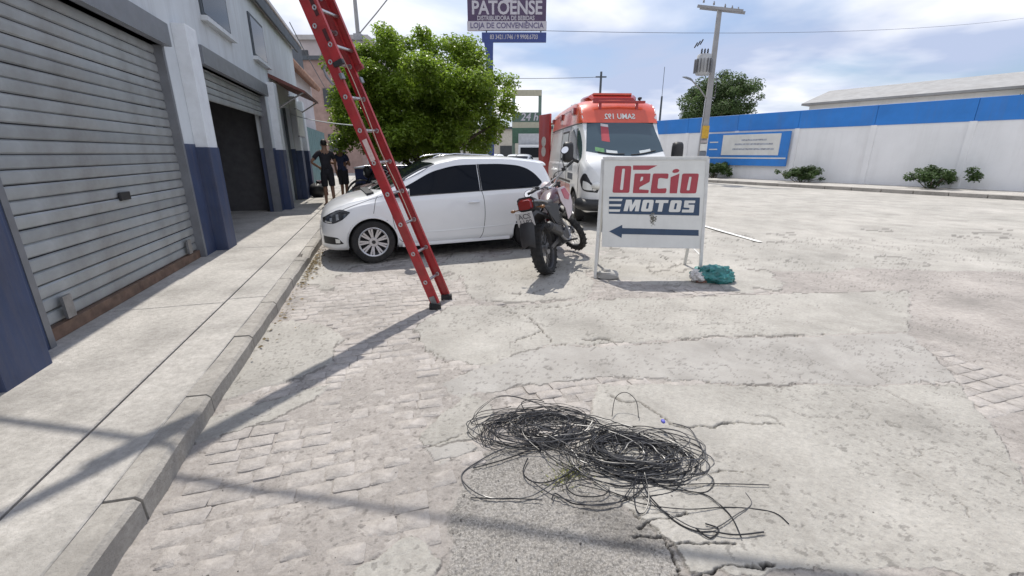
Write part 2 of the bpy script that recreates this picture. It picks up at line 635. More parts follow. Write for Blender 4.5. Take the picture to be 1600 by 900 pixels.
PATCH_BAND = [[(-0.281, 2.867), (-0.146, 3.002), (0.286, 3.243), (0.839, 3.268), (1.844, 3.397), (3.446, 3.492), (3.066, 2.654), (1.481, 2.636), (0.715, 2.716), (0.000, 2.619), (-0.328, 2.458), (-0.479, 2.636)],
              [(-0.451, 4.471), (0.000, 4.262), (0.770, 4.427), (0.443, 4.796), (-0.073, 4.723)],
              [(-0.475, 1.952), (-0.201, 2.006), (-0.159, 1.886), (-0.354, 1.824)]]
PATCH_ASPH = [[(-0.240, 1.087), (-0.266, 1.530), (-0.238, 1.704), (-0.182, 1.886), (0.105, 2.017), (0.332, 1.901), (0.406, 1.675), (0.536, 1.544), (0.621, 1.379), (0.637, 1.267), (0.588, 1.087)]]
CRACKS = [
    ([(-0.666, 4.471), (-0.416, 4.471), (-0.238, 4.385), (-0.065, 4.183), (0.096, 4.107)], .006),
    ([(0.000, 4.203), (0.356, 4.145), (0.584, 4.203), (0.777, 4.385)], .010),
    ([(0.000, 4.628), (0.216, 4.651), (0.386, 4.821)], .008),
    ([(-0.946, 3.746), (-0.892, 3.608), (-0.784, 3.383), (-0.709, 3.194), (-0.685, 3.147), (-0.636, 3.159), (-0.576, 3.101), (-0.510, 2.991), (-0.403, 2.949)], .005),
    ([(-0.637, 2.867), (-0.573, 3.023)], .003),
    ([(0.000, 3.306), (0.098, 3.397), (0.235, 3.521), (0.260, 3.564)], .006),
    ([(0.321, 3.219), (0.331, 3.331), (0.240, 3.699), (0.124, 3.962), (-0.063, 4.052)], .006),
    ([(0.605, 3.383), (0.655, 3.357), (0.732, 3.397), (0.808, 3.370), (0.840, 3.318)], .015),
    ([(0.286, 3.243), (0.477, 3.306), (0.839, 3.268), (1.214, 3.293), (1.546, 3.397), (1.857, 3.424), (2.779, 3.492)], .003),
    ([(0.223, 2.707), (0.717, 2.725), (0.943, 2.734), (1.148, 2.680), (1.406, 2.662), (1.637, 2.602)], .003),
    ([(0.640, 2.473), (0.707, 2.413), (0.804, 2.398), (0.925, 2.169), (1.010, 2.150), (1.144, 2.163), (1.288, 2.194), (1.554, 2.169)], .007),
    ([(0.955, 2.150), (1.144, 2.163), (1.288, 2.194)], .010),
    ([(0.746, 1.747), (0.859, 1.760), (1.002, 1.778), (1.204, 1.791)], .004),
    ([(0.526, 1.559), (0.576, 1.488), (0.620, 1.376), (0.637, 1.267), (0.642, 1.215)], .004),
    ([(0.539, 1.455), (0.603, 1.488), (0.674, 1.495), (0.752, 1.519)], .006),
    ([(0.628, 1.361), (0.710, 1.373), (0.770, 1.364), (0.900, 1.367)], .005),
    ([(0.621, 1.236), (0.721, 1.246), (0.839, 1.267), (0.999, 1.270)], .006),
    ([(0.498, 1.403), (0.559, 1.413), (0.603, 1.403)], .006),
    ([(-0.386, 1.843), (-0.327, 1.867), (-0.257, 1.881), (-0.217, 1.911), (-0.188, 1.963)], .008),
    ([(-0.475, 1.952), (-0.349, 2.017), (-0.233, 2.085)], .004),
    ([(-1.423, 2.752), (-1.341, 2.771), (-1.258, 2.780)], .006),
    ([(-1.386, 3.231), (-1.412, 3.344), (-1.378, 3.383)], .005),
    ([(-2.501, 4.771), (-2.365, 4.796), (-2.221, 4.771), (-2.050, 4.747)], .008),
    ([(1.075, 5.002), (1.179, 4.949), (1.293, 4.796)], .006),
    ([(2.250, 6.500), (2.302, 6.092), (2.328, 5.561), (2.357, 5.283)], .005),
    ([(0.789, 1.696), (1.022, 1.675)], .004),
]

xs = np.linspace(-1.62, 1.62, 1250)                   # finer near the camera, coarser far off
inv = np.linspace(1 / 0.95, 1 / 34.0, 560)
ys = 1 / inv
gx, gy = np.meshgrid(xs, ys)
X = gx * (gy + 0.9); Y = gy.copy()
wx = X + (fbm(X * 6, Y * 6, 4, 1) - .5) * .10 + (fbm(X * 28, Y * 28, 3, 5) - .5) * .03
wy = Y + (fbm(X * 6, Y * 6, 4, 2) - .5) * .10 + (fbm(X * 28, Y * 28, 3, 6) - .5) * .03
conc = np.zeros(X.shape, bool); band = conc.copy(); asp = conc.copy()
for p_ in PATCH_CONC: conc |= inpoly(wx, wy, p_)
for p_ in PATCH_BAND: band |= inpoly(wx, wy, p_)
for p_ in PATCH_ASPH: asp |= inpoly(wx, wy, p_)
# the carriageway beyond: smooth old asphalt / concrete right of the parking strip
nn_ = (X - K0[0]) * N2[0] + (Y - K0[1]) * N2[1]
ss_ = (X - K0[0]) * D2[0] + (Y - K0[1]) * D2[1]
road = (nn_ > 4.3 + (fbm(X * .8, Y * .8, 3, 9) - .5) * 1.6) & (Y > 5.6 + (fbm(X * 1.1, Y * 1.1, 3, 4) - .5))
blob = (fbm(wx * 1.1, wy * 1.1, 4, 12) > .60) & (Y < 12)
conc |= blob & ~asp & ~band & ((X < -2.0) | (Y > 4.6))
conc &= ~asp
band &= ~asp & ~conc
exposed = ~(conc | band | asp | road)
h = np.where(exposed, -0.0015, 0.0)
h = np.where(conc, .006, h); h = np.where(band, .005, h); h = np.where(asp, -.001, h); h = np.where(road, .004, h)
h = h + (fbm(X * 1.6, Y * 1.6, 3, 20) - .5) * .022 * np.clip(1.4 - Y / 14, .25, 1)
h = h + np.where(exposed, np.clip((fbm(X * 2.1 + 9, Y * 2.1, 4, 25) - .53) * .026, -.002, .005), 0)
h = h + (fbm(X * 9, Y * 9, 4, 22) - .5) * np.where(conc | band, .006, .010) * (Y < 14)
h = h + (vnoise(X * 70, Y * 70, 3) - .5) * np.where(asp, .007, .0025) * (Y < 6)
dirt = np.zeros(X.shape)
for pts, w in CRACKS:
    jx = X + (fbm(X * 14, Y * 14, 3, 31) - .5) * .05 + (vnoise(X * 70, Y * 70, 8) - .5) * .010
    jy = Y + (fbm(X * 14, Y * 14, 3, 32) - .5) * .05 + (vnoise(X * 70, Y * 70, 9) - .5) * .010
    px_ = [p for p in pts]
    lo = np.array(px_).min(0) - .2; hi = np.array(px_).max(0) + .2
    sel = (X > lo[0]) & (X < hi[0]) & (Y > lo[1]) & (Y < hi[1])
    d = seg_dist(jx[sel], jy[sel], px_)
    ww = w * (.35 + 1.3 * fbm(X[sel] * 9, Y[sel] * 9, 2, 40)) * .82
    kk = np.clip(1.25 - d / np.maximum(ww, .0015), 0, 1)
    dirt[sel] = np.maximum(dirt[sel], kk)
    h[sel] -= kk * .022
# hairline crazing over the concrete
cz = np.abs(fbm(wx * 2.3, wy * 2.3, 3, 51) - .5)
hair = np.clip(1 - cz / .0045, 0, 1) * (fbm(X * 1.7, Y * 1.7, 2, 52) > .46) * (Y < 8) * (~asp)
dirt = np.maximum(dirt, hair * .55); h -= hair * .006
# soil gathered along the patch edges
ed = np.zeros(X.shape)
for mk in (conc, band):
    e = mk.astype(float)
    g1 = np.abs(np.diff(e, axis=0, prepend=e[:1])) + np.abs(np.diff(e, axis=1, prepend=e[:, :1]))
    ed = np.maximum(ed, g1)
ed *= (fbm(X * 5, Y * 5, 3, 60) > .52) * (Y < 9)
dirt = np.maximum(dirt, np.clip(ed, 0, 1) * .5)
grit = (fbm(X * 45, Y * 45, 3, 70) > .70) & (fbm(X * 2, Y * 2, 3, 71) > .48) & (Y < 8)
dirt = np.maximum(dirt, grit * .35)
oil = inpoly(wx, wy, [(0.272, 1.574), (0.407, 1.604), (0.538, 1.530), (0.607, 1.367), (0.509, 1.303), (0.343, 1.343), (0.248, 1.455)])
def blur(a, n):
    a = a.astype(float)
    for _ in range(n):
        a = (a + np.roll(a, 1, 0) + np.roll(a, -1, 0) + np.roll(a, 1, 1) + np.roll(a, -1, 1)) / 5
    return a
dirt = np.maximum(dirt, blur(oil, 12) * (.30 + .3 * (fbm(X * 8, Y * 8, 3, 91) - .5)))
asp_s = np.clip((blur(asp, 22) - .5) * 1.8 + .5 + (fbm(X * 16, Y * 16, 4, 90) - .5) * 1.5, 0, 1) * (blur(asp, 22) > .06)
nr, nc = X.shape
V = np.stack([X.ravel(), Y.ravel(), h.ravel()], 1)
ii = np.arange(nr * nc).reshape(nr, nc)
Q = np.stack([ii[:-1, :-1].ravel(), ii[:-1, 1:].ravel(), ii[1:, 1:].ravel(), ii[1:, :-1].ravel()], 1)
lane = np_mesh("parking_lane", V, Q, lane_mat, smooth=True)
ca = lane.data.color_attributes.new("mask", 'FLOAT_COLOR', 'POINT')
carr = np.zeros((nr * nc, 4), np.float32)
carr[:, 0] = (conc | road).ravel() * (0.92)
carr[:, 1] = asp_s.ravel(); carr[:, 2] = dirt.ravel()
carr[:, 3] = 1 - band.ravel().astype(float)
ca.data.foreach_set("color", carr.ravel())
tag(lane, kind="structure")


def lane_free(x, y):
    """is this spot a place where the old setts show?"""
    x = np.atleast_1d(x); y = np.atleast_1d(y)
    ax = x + (fbm(x * 6, y * 6, 4, 1) - .5) * .10; ay = y + (fbm(x * 6, y * 6, 4, 2) - .5) * .10
    k = np.ones(x.shape, bool)
    for p in PATCH_CONC + PATCH_BAND + PATCH_ASPH:
        k &= ~inpoly(ax, ay, p)
    k &= ~((fbm(ax * 1.1, ay * 1.1, 4, 12) > .60) & ((x < -2.0) | (y > 4.6)))
    return k


def lane_z(x, y):
    return float((fbm(np.array([x * 1.6]), np.array([y * 1.6]), 3, 20)[0] - .5) * .022 * min(1, max(.25, 1.4 - y / 14)))


# old stone setts that still show between the patches
sett_mat = ground_material("stone_sett", masks=False, base=(0.440, 0.409, 0.383))


def sett_mesh(seed):
    rr = random.Random(seed)
    out0 = []
    cs = [(-.5, -.5), (.5, -.5), (.5, .5), (-.5, .5)]
    for i in range(4):
        (x0, y0), (x1, y1) = cs[i], cs[(i + 1) % 4]
        for t in (.06, .35, .68, .94):
            jx, jy = rr.uniform(-.022, .022), rr.uniform(-.03, .03)
            out0.append((x0 + (x1 - x0) * t + jx, y0 + (y1 - y0) * t + jy))
    n = len(out0)
    mb_ = MB()
    tilt = rr.uniform(-.0015, .0015), rr.uniform(-.0015, .0015)
    mb_.loft([[Vector((x * kr, y * kr, kz + (x * tilt[0] + y * tilt[1]) * 2 + (rr.uniform(-.0006, .0006) if kz > -.01 else 0))) for x, y in out0] for kz, kr in ((-.03, 1.0), (.0005, .985), (.0022, .95))], caps=False)
    o = len(mb_.v)
    mb_.v.append((0, 0, .0028))
    mb_.f += [(2 * n + j, 2 * n + (j + 1) % n, o) for j in range(n)]
    me = bpy.data.meshes.new("sett")
    me.from_pydata(mb_.v, [], mb_.f)
    me.materials.append(sett_mat)
    me.polygons.foreach_set("use_smooth", [True] * len(me.polygons))
    me.set_sharp_from_angle(angle=R(35))
    return me


SETTS = [sett_mesh(i) for i in range(10)]
cand = []
row = 0
n_ = -14.0
sv = -4.0
while sv < 6.5:
    dv = random.uniform(.085, .105)
    u_ = -0.05 if sv > -3 else -0.05
    u_ = random.uniform(0, .1) + 0.04
    while u_ < 5.2:
        du = random.uniform(.12, .17)
        p = st(sv + dv / 2 + math.sin(u_ * 1.3) * .03, u_ + du / 2)
        vis = abs(p.x) < 1.35 * (p.y * .95 + .35) and p.y > 1.15
        if vis:
            cand.append((p.x, p.y, du, dv))
        u_ += du + random.uniform(.005, .012)
    sv += dv + random.uniform(.004, .010)
ca_ = np.array(cand)
ok = lane_free(ca_[:, 0], ca_[:, 1]) & (RS.rand(len(ca_)) > .10)
ok &= ~((ca_[:, 0] > 1.8) & (ca_[:, 1] > 5.4))
cand = [c for c, k in zip(cand, ok) if k]
# those that show largest inside the photograph first
cand.sort(key=lambda c: c[1] + (3.0 if abs(c[0]) > .55 * (c[1] + .3) else 0))
for i, (x, y, du, dv) in enumerate(cand[:295]):
    o = bpy.data.objects.new("sett", SETTS[random.randrange(10)])
    COL.objects.link(o)
    o.parent = lane
    big = random.uniform(1.0, 1.07)
    o.location = (x, y, lane_z(x, y) + random.choice((-.0045, -.003, -.0015, -.0005, .0003, .001)))
    o.scale = (du * big, dv * big, random.uniform(.8, 1.4))
    o.rotation_euler = (random.uniform(-.02, .02), random.uniform(-.02, .02), math.atan2(N2[1], N2[0]) + random.uniform(-.05, .05))
vs = []; fs = []
for (x, y, du, dv) in cand[295:]:
    me = SETTS[random.randrange(10)]
    a = math.atan2(N2[1], N2[0]) + random.uniform(-.05, .05)
    c, s = math.cos(a), math.sin(a)
    z0 = lane_z(x, y) + random.choice((-.0045, -.003, -.0015, -.0005, .0003, .001))
    o0 = len(vs)
    for v in me.vertices:
        lx, ly = v.co.x * du, v.co.y * dv
        vs.append((x + lx * c - ly * s, y + lx * s + ly * c, z0 + v.co.z))
    for pl in me.polygons:
        fs.append(tuple(k + o0 for k in pl.vertices))
me = bpy.data.meshes.new("worn_setts"); me.from_pydata(vs, [], fs)
tag(link("worn_setts", me, sett_mat, lane, smooth=50), kind="stuff")

# loose grit and crumbs of asphalt
vs = MB()
for i in range(420):
    if random.random() < .6:
        x, y = random.uniform(-.25, .75), random.uniform(1.2, 2.1)
    else:
        y = 1.2 + 5 * random.random() ** 2; x = random.uniform(-.9, .9) * (y + .4)
    s = random.uniform(.0012, .0032) * (1.8 if random.random() < .08 else 1)
    vs.ball((x, y, lane_z(x, y) + s * .5 + .002), (s * 1.2, s, s * .7), 5, 3, jit=.25, seed=i)
tag(vs.build("loose_grit", M("grit", (0.12, 0.11, 0.10), 0.9, var=.6, scale=40), smooth=0), kind="stuff")

# white edge line on the carriageway
mb = MB()
p0 = np.array((4.081, 9.384)); p1 = np.array((4.221, 8.372)); d_ = (p1 - p0) / np.hypot(*(p1 - p0)); w_ = np.array([-d_[1], d_[0]]) * .05
a, b_ = p0 - d_ * 3.0, p0 + d_ * 1.9
mb.add([(*(a - w_), .022), (*(a + w_), .022), (*(b_ + w_), .022), (*(b_ - w_), .022)], [(0, 1, 2, 3)])
tag(mb.build("lane_line", M("worn_line_paint", (0.70, 0.70, 0.67), 0.7, var=.15, scale=20, dirt=.4), smooth=0), kind="structure")

# ---- pavement on the left with its kerb stones
pave_m = ground_material("pavement_cement", masks=False, base=(0.45, 0.43, 0.40))
pave = MB()
S0, S1 = -7.0, 42.0
for (na, nb) in ((-0.46, -0.135), (-3.4, -0.475)):
    s_ = S0
    while s_ < S1:
        L = random.uniform(2.6, 3.4)
        c = st(s_ + L / 2, (na + nb) / 2, .055)
        pave.box(c, (nb - na, L - .012, .15), Matrix.Rotation(STREET_ROT, 3, 'Z'))
        s_ += L
pv = pave.build("pavement", pave_m, smooth=0, bevel=.006, seg=1)
tag(pv, kind="structure")
mb = MB()
mb.box(st(17, -1.8, .04), (3.4, 49, .14), Matrix.Rotation(STREET_ROT, 3, 'Z'))
tag(mb.build("pavement_joint_bed", M("joint_soil", (0.10, 0.09, 0.08), .95, var=.3), pv, smooth=0))
kerb_m = ground_material("kerb_stone", masks=False, base=(0.37, 0.35, 0.32))
kr = thing("kerb", None, None); del_ = kr
tag(kr, kind="structure")
s_ = S0; i = 0
while s_ < 30:
    L = random.uniform(.78, .95)
    mb = MB()
    n = 5
    rings = []
    for j in range(n + 1):
        t = j / n
        q = random.uniform(-.006, .006)
        top = .125 + random.uniform(-.005, .004) - (.035 if random.random() < .06 else 0)
        rings.append([Vector((-.065, (t - .5) * L, -.1)), Vector((-.065, (t - .5) * L, top)), Vector((.040 + q, (t - .5) * L, top - .004)),
                      Vector((.062 + q, (t - .5) * L, top - .025)), Vector((.068 + q, (t - .5) * L, -.1))])
    mb.loft(rings)
    mb.build("kerb_stone", kerb_m, kr, loc=st(s_ + L / 2, -.066), rot=(0, 0, STREET_ROT + random.uniform(-.012, .012)), smooth=25)
    s_ += L + random.uniform(.008, .02); i += 1
# dry leaves and weeds gathered in the gutter
lm = MB()
for i in range(420):
    s_ = random.gauss(1.1, .55) if random.random() < .7 else random.uniform(-2, 6)
    p = st(s_, .03 + abs(random.gauss(0, .07)), .012 + random.uniform(0, .02))
    a, b2 = random.uniform(.012, .03), random.uniform(.006, .014)
    q = Matrix.Rotation(random.uniform(0, 6.3), 3, 'Z') @ Matrix.Rotation(random.uniform(-.7, .7), 3, 'X')
    lm.add([p + q @ Vector(w) for w in ((-a, 0, 0), (0, -b2, .004), (a, 0, 0), (0, b2, .004))], [(0, 1, 2, 3)])
tag(lm.build("gutter_litter", M("dry_leaf", (0.20, 0.15, 0.075), .9, var=.5, scale=9), smooth=0), kind="stuff")
# a tuft of yellow green weeds by the cables
tm = MB()
for c in ((0.262, 1.760), (0.221, 1.717), (0.315, 1.778)):
    for i in range(70):
        a = random.uniform(0, 6.3); r = abs(random.gauss(0, .045)); hh = random.uniform(.006, .026)
        p = Vector((c[0] + r * math.cos(a), c[1] + r * math.sin(a), lane_z(*c)))
        e = Vector((math.cos(a * 3), math.sin(a * 3), 0)) * .003
        tm.add([p - e, p + e, p + Vector((math.cos(a) * .02, math.sin(a) * .02, hh))], [(0, 1, 2)])
tag(tm.build("weed_tuft", M("weed", (0.22, 0.23, 0.055), .8, var=.4, scale=30), smooth=0), kind="stuff")

# ------------------------------------------------------------------ vehicle bodies
def pchip(xs, ys, x):
    xs = np.asarray(xs, float); ys = np.asarray(ys, float)
    h = np.diff(xs); d = np.diff(ys) / h
    m = np.zeros(len(xs))
    for i in range(1, len(xs) - 1):
        if d[i - 1] * d[i] > 0:
            w1 = 2 * h[i] + h[i - 1]; w2 = h[i] + 2 * h[i - 1]
            m[i] = (w1 + w2) / (w1 / d[i - 1] + w2 / d[i])
    m[0] = d[0]; m[-1] = d[-1]
    i = np.clip(np.searchsorted(xs, x) - 1, 0, len(xs) - 2)
    t = (x - xs[i]) / h[i]
    return ((1 + 2 * t) * (1 - t) ** 2 * ys[i] + t * (1 - t) ** 2 * h[i] * m[i] + t * t * (3 - 2 * t) * ys[i + 1] + t * t * (t - 1) * h[i] * m[i + 1])


class Shell:
    """a car body given by curves along its length: roof line, belt line, sill line and two half widths"""
    NS = 44

    def __init__(self, **keys):
        self.k = {a: (np.array([p[0] for p in v]), np.array([p[1] for p in v])) for a, v in keys.items()}
        self.cache = {}

    def val(self, a, x):
        xs, ys = self.k[a]
        return float(pchip(xs, ys, np.clip(x, xs[0], xs[-1])))

    def section(self, x):
        x = round(float(x), 4)
        if x in self.cache:
            return self.cache[x]
        zt, zs, zb, w, wr, cr = [self.val(a, x) for a in ("zt", "zs", "zb", "w", "wr", "cr")]
        zs = min(zs, zt - cr - .01)
        P = [(w * .90, zb), (w * .965, zb + .10 * (zs - zb)), (w * .985, zb + .3 * (zs - zb)), (w, zb + .66 * (zs - zb)), (w * .988, zb + .9 * (zs - zb)),
             (w * .968, zs), (w * .968 + (wr - w * .968) * .35, zs + (zt - cr - zs) * .38), (wr, zt - cr), (wr * .93, zt - cr * .52), (wr * .62, zt - cr * .14), (0, zt)]
        Q = catmull([(a, b, 0) for a, b in P], 8)
        q = np.array([(a.x, a.y) for a in Q])
        i7 = 7 * 8
        self.cache[x] = (q, i7)
        return self.cache[x]

    def W(self, x, z):
        q, i7 = self.section(x)
        s = q[:i7 + 4]
        o = np.maximum.accumulate(s[:, 1])
        return float(np.interp(z, o, s[:, 0]))

    def T(self, x, y):
        q, i7 = self.section(x)
        s = q[i7 - 16:][::-1]
        return float(np.interp(abs(y), s[:, 0], s[:, 1]))

    def body(self, name, mat, parent, x0, x1, arches=(), dxs=.035, arch_r=.345):
        n = int(round((x1 - x0) / dxs))
        xs_ = list(np.linspace(x0, x1, n + 1))
        # denser close to the ends
        secs = []
        for x in xs_:
            q, _ = self.section(x)
            secs.append(q)
        m = len(secs[0])
        bm = bmesh.new()
        rows = []
        for x, q in zip(xs_, secs):
            left = [[x, q[j][0], q[j][1]] for j in range(m)]
            right = [[x, -q[j][0], q[j][1]] for j in range(m - 2, -1, -1)]
            row = []
            for c in left + right:
                if abs(c[1]) > .35 and arches:
                    for ax, az in arches:
                        d = math.hypot(c[0] - ax, c[2] - az)
                        if abs(d - arch_r) < dxs * .55 and c[2] > az - .3:
                            k = arch_r / d
                            c[0] = ax + (c[0] - ax) * k; c[2] = az + (c[2] - az) * k
                            c[1] = math.copysign(self.W(c[0], c[2]), c[1])
                row.append(bm.verts.new(c))
            rows.append(row)
        mm = 2 * m - 1
        for i in range(len(rows) - 1):
            for j in range(mm - 1):
                vs = (rows[i][j], rows[i][j + 1], rows[i + 1][j + 1], rows[i + 1][j])
                c = sum((v.co for v in vs), Vector()) / 4
                if abs(c.y) > .35 and any(math.hypot(c.x - ax, c.z - az) < arch_r for ax, az in arches):
                    continue
                try:
                    bm.faces.new(vs)
                except ValueError:
                    pass
        bm.faces.new(rows[0]); bm.faces.new(rows[-1][::-1])
        bmesh.ops.recalc_face_normals(bm, faces=bm.faces)
        me = bpy.data.meshes.new(name)
        bm.to_mesh(me); bm.free()
        return link(name, me, mat, parent, smooth=40)

    def side(self, name, mat, parent, sgn, lo, hi, off=.004, nx=24, nz=8, thick=.012, x0=None, x1=None):
        """a panel lying on the flank between two outlines lo(x) and hi(x)"""
        lo = np.array(lo, float); hi = np.array(hi, float)
        a = max(lo[0, 0], hi[0, 0]) if x0 is None else x0
        b = min(lo[-1, 0], hi[-1, 0]) if x1 is None else x1
        mb_ = MB()
        outer = []; inner = []
        for i in range(nx + 1):
            x = a + (b - a) * i / nx
            zl = float(pchip(lo[:, 0], lo[:, 1], x)); zh = float(pchip(hi[:, 0], hi[:, 1], x))
            r1 = []; r2 = []
            for j in range(nz + 1):
                z = zl + (zh - zl) * j / nz
                y = self.W(x, z)
                r1.append(Vector((x, sgn * (y + off), z))); r2.append(Vector((x, sgn * (y + off - thick), z)))
            outer.append(r1 + r2[::-1])
        mb_.loft(outer)
        return mb_.build(name, mat, parent, smooth=40)

    def line(self, mb_, sgn, pts, r=.005, off=.0005, k=8):
        P = catmull([(x, 0, z) for x, z in pts], k)
        mb_.tube([(p.x, sgn * (self.W(p.x, p.z) + off), p.z) for p in P], r, 5)

    def top(self, name, mat, parent, xb, xh, wb, wh, off=.005, nx=14, ny=20, bow_b=0.0, bow_h=0.0, y0=-1, y1=1):
        """a pane lying on the upper surface between x=xb and x=xh (e.g. a windscreen)"""
        mb_ = MB()
        rings = []
        for i in range(nx + 1):
            t = i / nx
            r1 = []; r2 = []
            for j in range(ny + 1):
                s = y0 + (y1 - y0) * j / ny
                x = (xb - bow_b * s * s) * (1 - t) + (xh - bow_h * s * s) * t
                y = s * (wb * (1 - t) + wh * t)
                z = self.T(x, y)
                r1.append(Vector((x, y, z + off))); r2.append(Vector((x, y, z - .01)))
            rings.append(r1 + r2[::-1])
        mb_.loft(rings)
        return mb_.build(name, mat, parent, smooth=40)


def wheel(parent, loc, r, w, rr, side, rimmat, style="spoke", steer=0.0):
    """part 'wheel' (the tyre) with rim and hub cap below it; axle along local y"""
    mb_ = MB()
    A = Matrix.Rotation(R(90), 4, 'X')
    prof = [(rr - .01, -w * .42), (rr + .006, -w * .47), (r - .045, -w * .5), (r - .014, -w * .46), (r - .002, -w * .36), (r, -w * .12), (r - .006, -w * .10), (r - .006, -w * .06), (r, -w * .04),
            (r, w * .04), (r - .006, w * .06), (r - .006, w * .10), (r, w * .12), (r - .002, w * .36), (r - .014, w * .46), (r - .045, w * .5), (rr + .006, w * .47), (rr - .01, w * .42)]
    mb_.lathe(prof, A, 40)
    t = mb_.build("wheel", rubber, parent, loc=loc, rot=(0, 0, steer), smooth=35)
    f = side * w * .5
    b = MB()
    b.lathe([(rr - .004, -w * .4), (rr - .002, w * .40), (rr + .004, w * .46), (rr - .004, w * .475), (rr - .018, w * .44), (rr - .03, w * .1), (rr - .03, -w * .4)], A if side < 0 else Matrix.Rotation(R(-90), 4, 'X'), 40)
    y1 = side * w * .40; y0 = side * w * .28
    if style == "spoke":
        for k in range(9):
            a0 = 2 * math.pi * k / 9
            for da in (-.105, .105):
                a = a0 + da
                d = Vector((math.cos(a), 0, math.sin(a))); p = Vector((-math.sin(a), 0, math.cos(a)))
                ri, ro = .055, rr - .012
                wi, wo = .012, .017
                rings = [[d * q + p * e + Vector((0, y, 0)) for e, y in ((-ww, y0), (ww, y0), (ww * .8, yy), (-ww * .8, yy))] for q, ww, yy in ((ri, wi, y1 - side * .01), (ro, wo, y1))]
                b.loft(rings)
        b.cyl((0, y0, 0), (0, y1, 0), .07, .062, 20)
    else:
        b.cyl((0, y0 - side * .03, 0), (0, y0 + side * .01, 0), rr - .02, rr - .03, 28)
        for k in range(8):
            a = 2 * math.pi * k / 8
            b.cyl((math.cos(a) * .10, y0 - side * .02, math.sin(a) * .10), (math.cos(a) * .10, y0 + side * .02, math.sin(a) * .10), .018, n=8)
        b.cyl((0, y0, 0), (0, y1, 0), .075, .06, 18)
    b.build("rim", rimmat, t, smooth=30)
    c = MB()
    c.cyl((0, y1 - side * .008, 0), (0, y1 + side * .004, 0), .030, .026, 16)
    c.build("hub_cap", black_plastic if style == "spoke" else steel, t, smooth=30)
    d = MB()
    d.cyl((0, -side * w * .3, 0), (0, -side * w * .1, 0), rr - .03, n=24)
    d.build("brake_disc", black_plastic, t, smooth=30)
    return t


def arch_parts(sh, parent, arches, arch_r, lipmat, halfw):
    for ax, az in arches:
        for sgn in (1, -1):
            lip = MB()
            pts = []
            for j in range(33):
                a = R(-18) + R(216) * j / 32
                x, z = ax + arch_r * math.cos(a), az + arch_r * math.sin(a)
                if z < sh.val("zb", x) + .005:
                    continue
                pts.append((x, sgn * (sh.W(x, z) - .004), z))
            lip.tube(pts, .013, 6)
            lip.build("wheel_arch_lip", lipmat, parent, smooth=60)
            ln_ = MB()
            y0, y1 = sgn * .42, sgn * (sh.W(ax, az + arch_r) - .012)
            n = 24
            ring = lambda y, rr: [Vector((ax + rr * math.cos(R(-25) + R(230) * j / n), y, az + rr * math.sin(R(-25) + R(230) * j / n))) for j in range(n + 1)]
            ln_.loft([ring(y0, arch_r + .004), ring(y1, arch_r + .004)], caps=False, closed_ring=False)
            ln_.add(ring(y0, arch_r + .004), [tuple(range(n + 1))])
            ln_.build("arch_liner", black_plastic, parent, smooth=60)


# ------------------------------------------------------------------ the hatchbacks
HB = Shell(
    zt=[(-1.86, .62), (-1.84, .86), (-1.78, 1.00), (-1.66, 1.22), (-1.52, 1.375), (-1.2, 1.43), (-.7, 1.462), (-.2, 1.462), (.12, 1.415), (.34, 1.345), (.75, 1.155), (1.10, .985), (1.22, .945), (1.5, .885), (1.8, .795), (1.96, .70), (2.03, .60), (2.06, .50)],
    zs=[(-1.86, .50), (-1.8, .80), (-1.5, .93), (-1.0, .945), (0, .905), (.9, .855), (1.3, .815), (1.7, .715), (1.95, .60), (2.06, .42)],
    zb=[(-1.86, .34), (-1.7, .27), (-1.2, .22), (-.8, .195), (.8, .195), (1.3, .205), (1.9, .20), (2.06, .24)],
    w=[(-1.86, .60), (-1.80, .70), (-1.6, .79), (-1.2, .825), (-.5, .83), (.8, .828), (1.3, .822), (1.6, .80), (1.8, .745), (1.95, .64), (2.02, .54), (2.06, .44)],
    wr=[(-1.86, .52), (-1.80, .58), (-1.6, .60), (-1.3, .60), (-.6, .60), (.1, .59), (.36, .575), (.75, .66), (1.1, .735), (1.25, .735), (1.6, .70), (1.8, .63), (1.95, .53), (2.06, .36)],
    cr=[(-1.86, .04), (-1.6, .07), (-1.2, .085), (0, .085), (.36, .075), (1.1, .06), (1.4, .055), (1.9, .045), (2.06, .03)],
)


for _k in HB.k:
    _x = HB.k[_k][0]
    HB.k[_k] = (np.where(_x < -1, -1 + (_x + 1) * .90, np.where(_x > 1.4, 1.4 + (_x - 1.4) * .76, _x)), HB.k[_k][1])


def NZ(pts):
    return [(1.4 + (x - 1.4) * .76 if x > 1.4 else x, z) for x, z in pts]


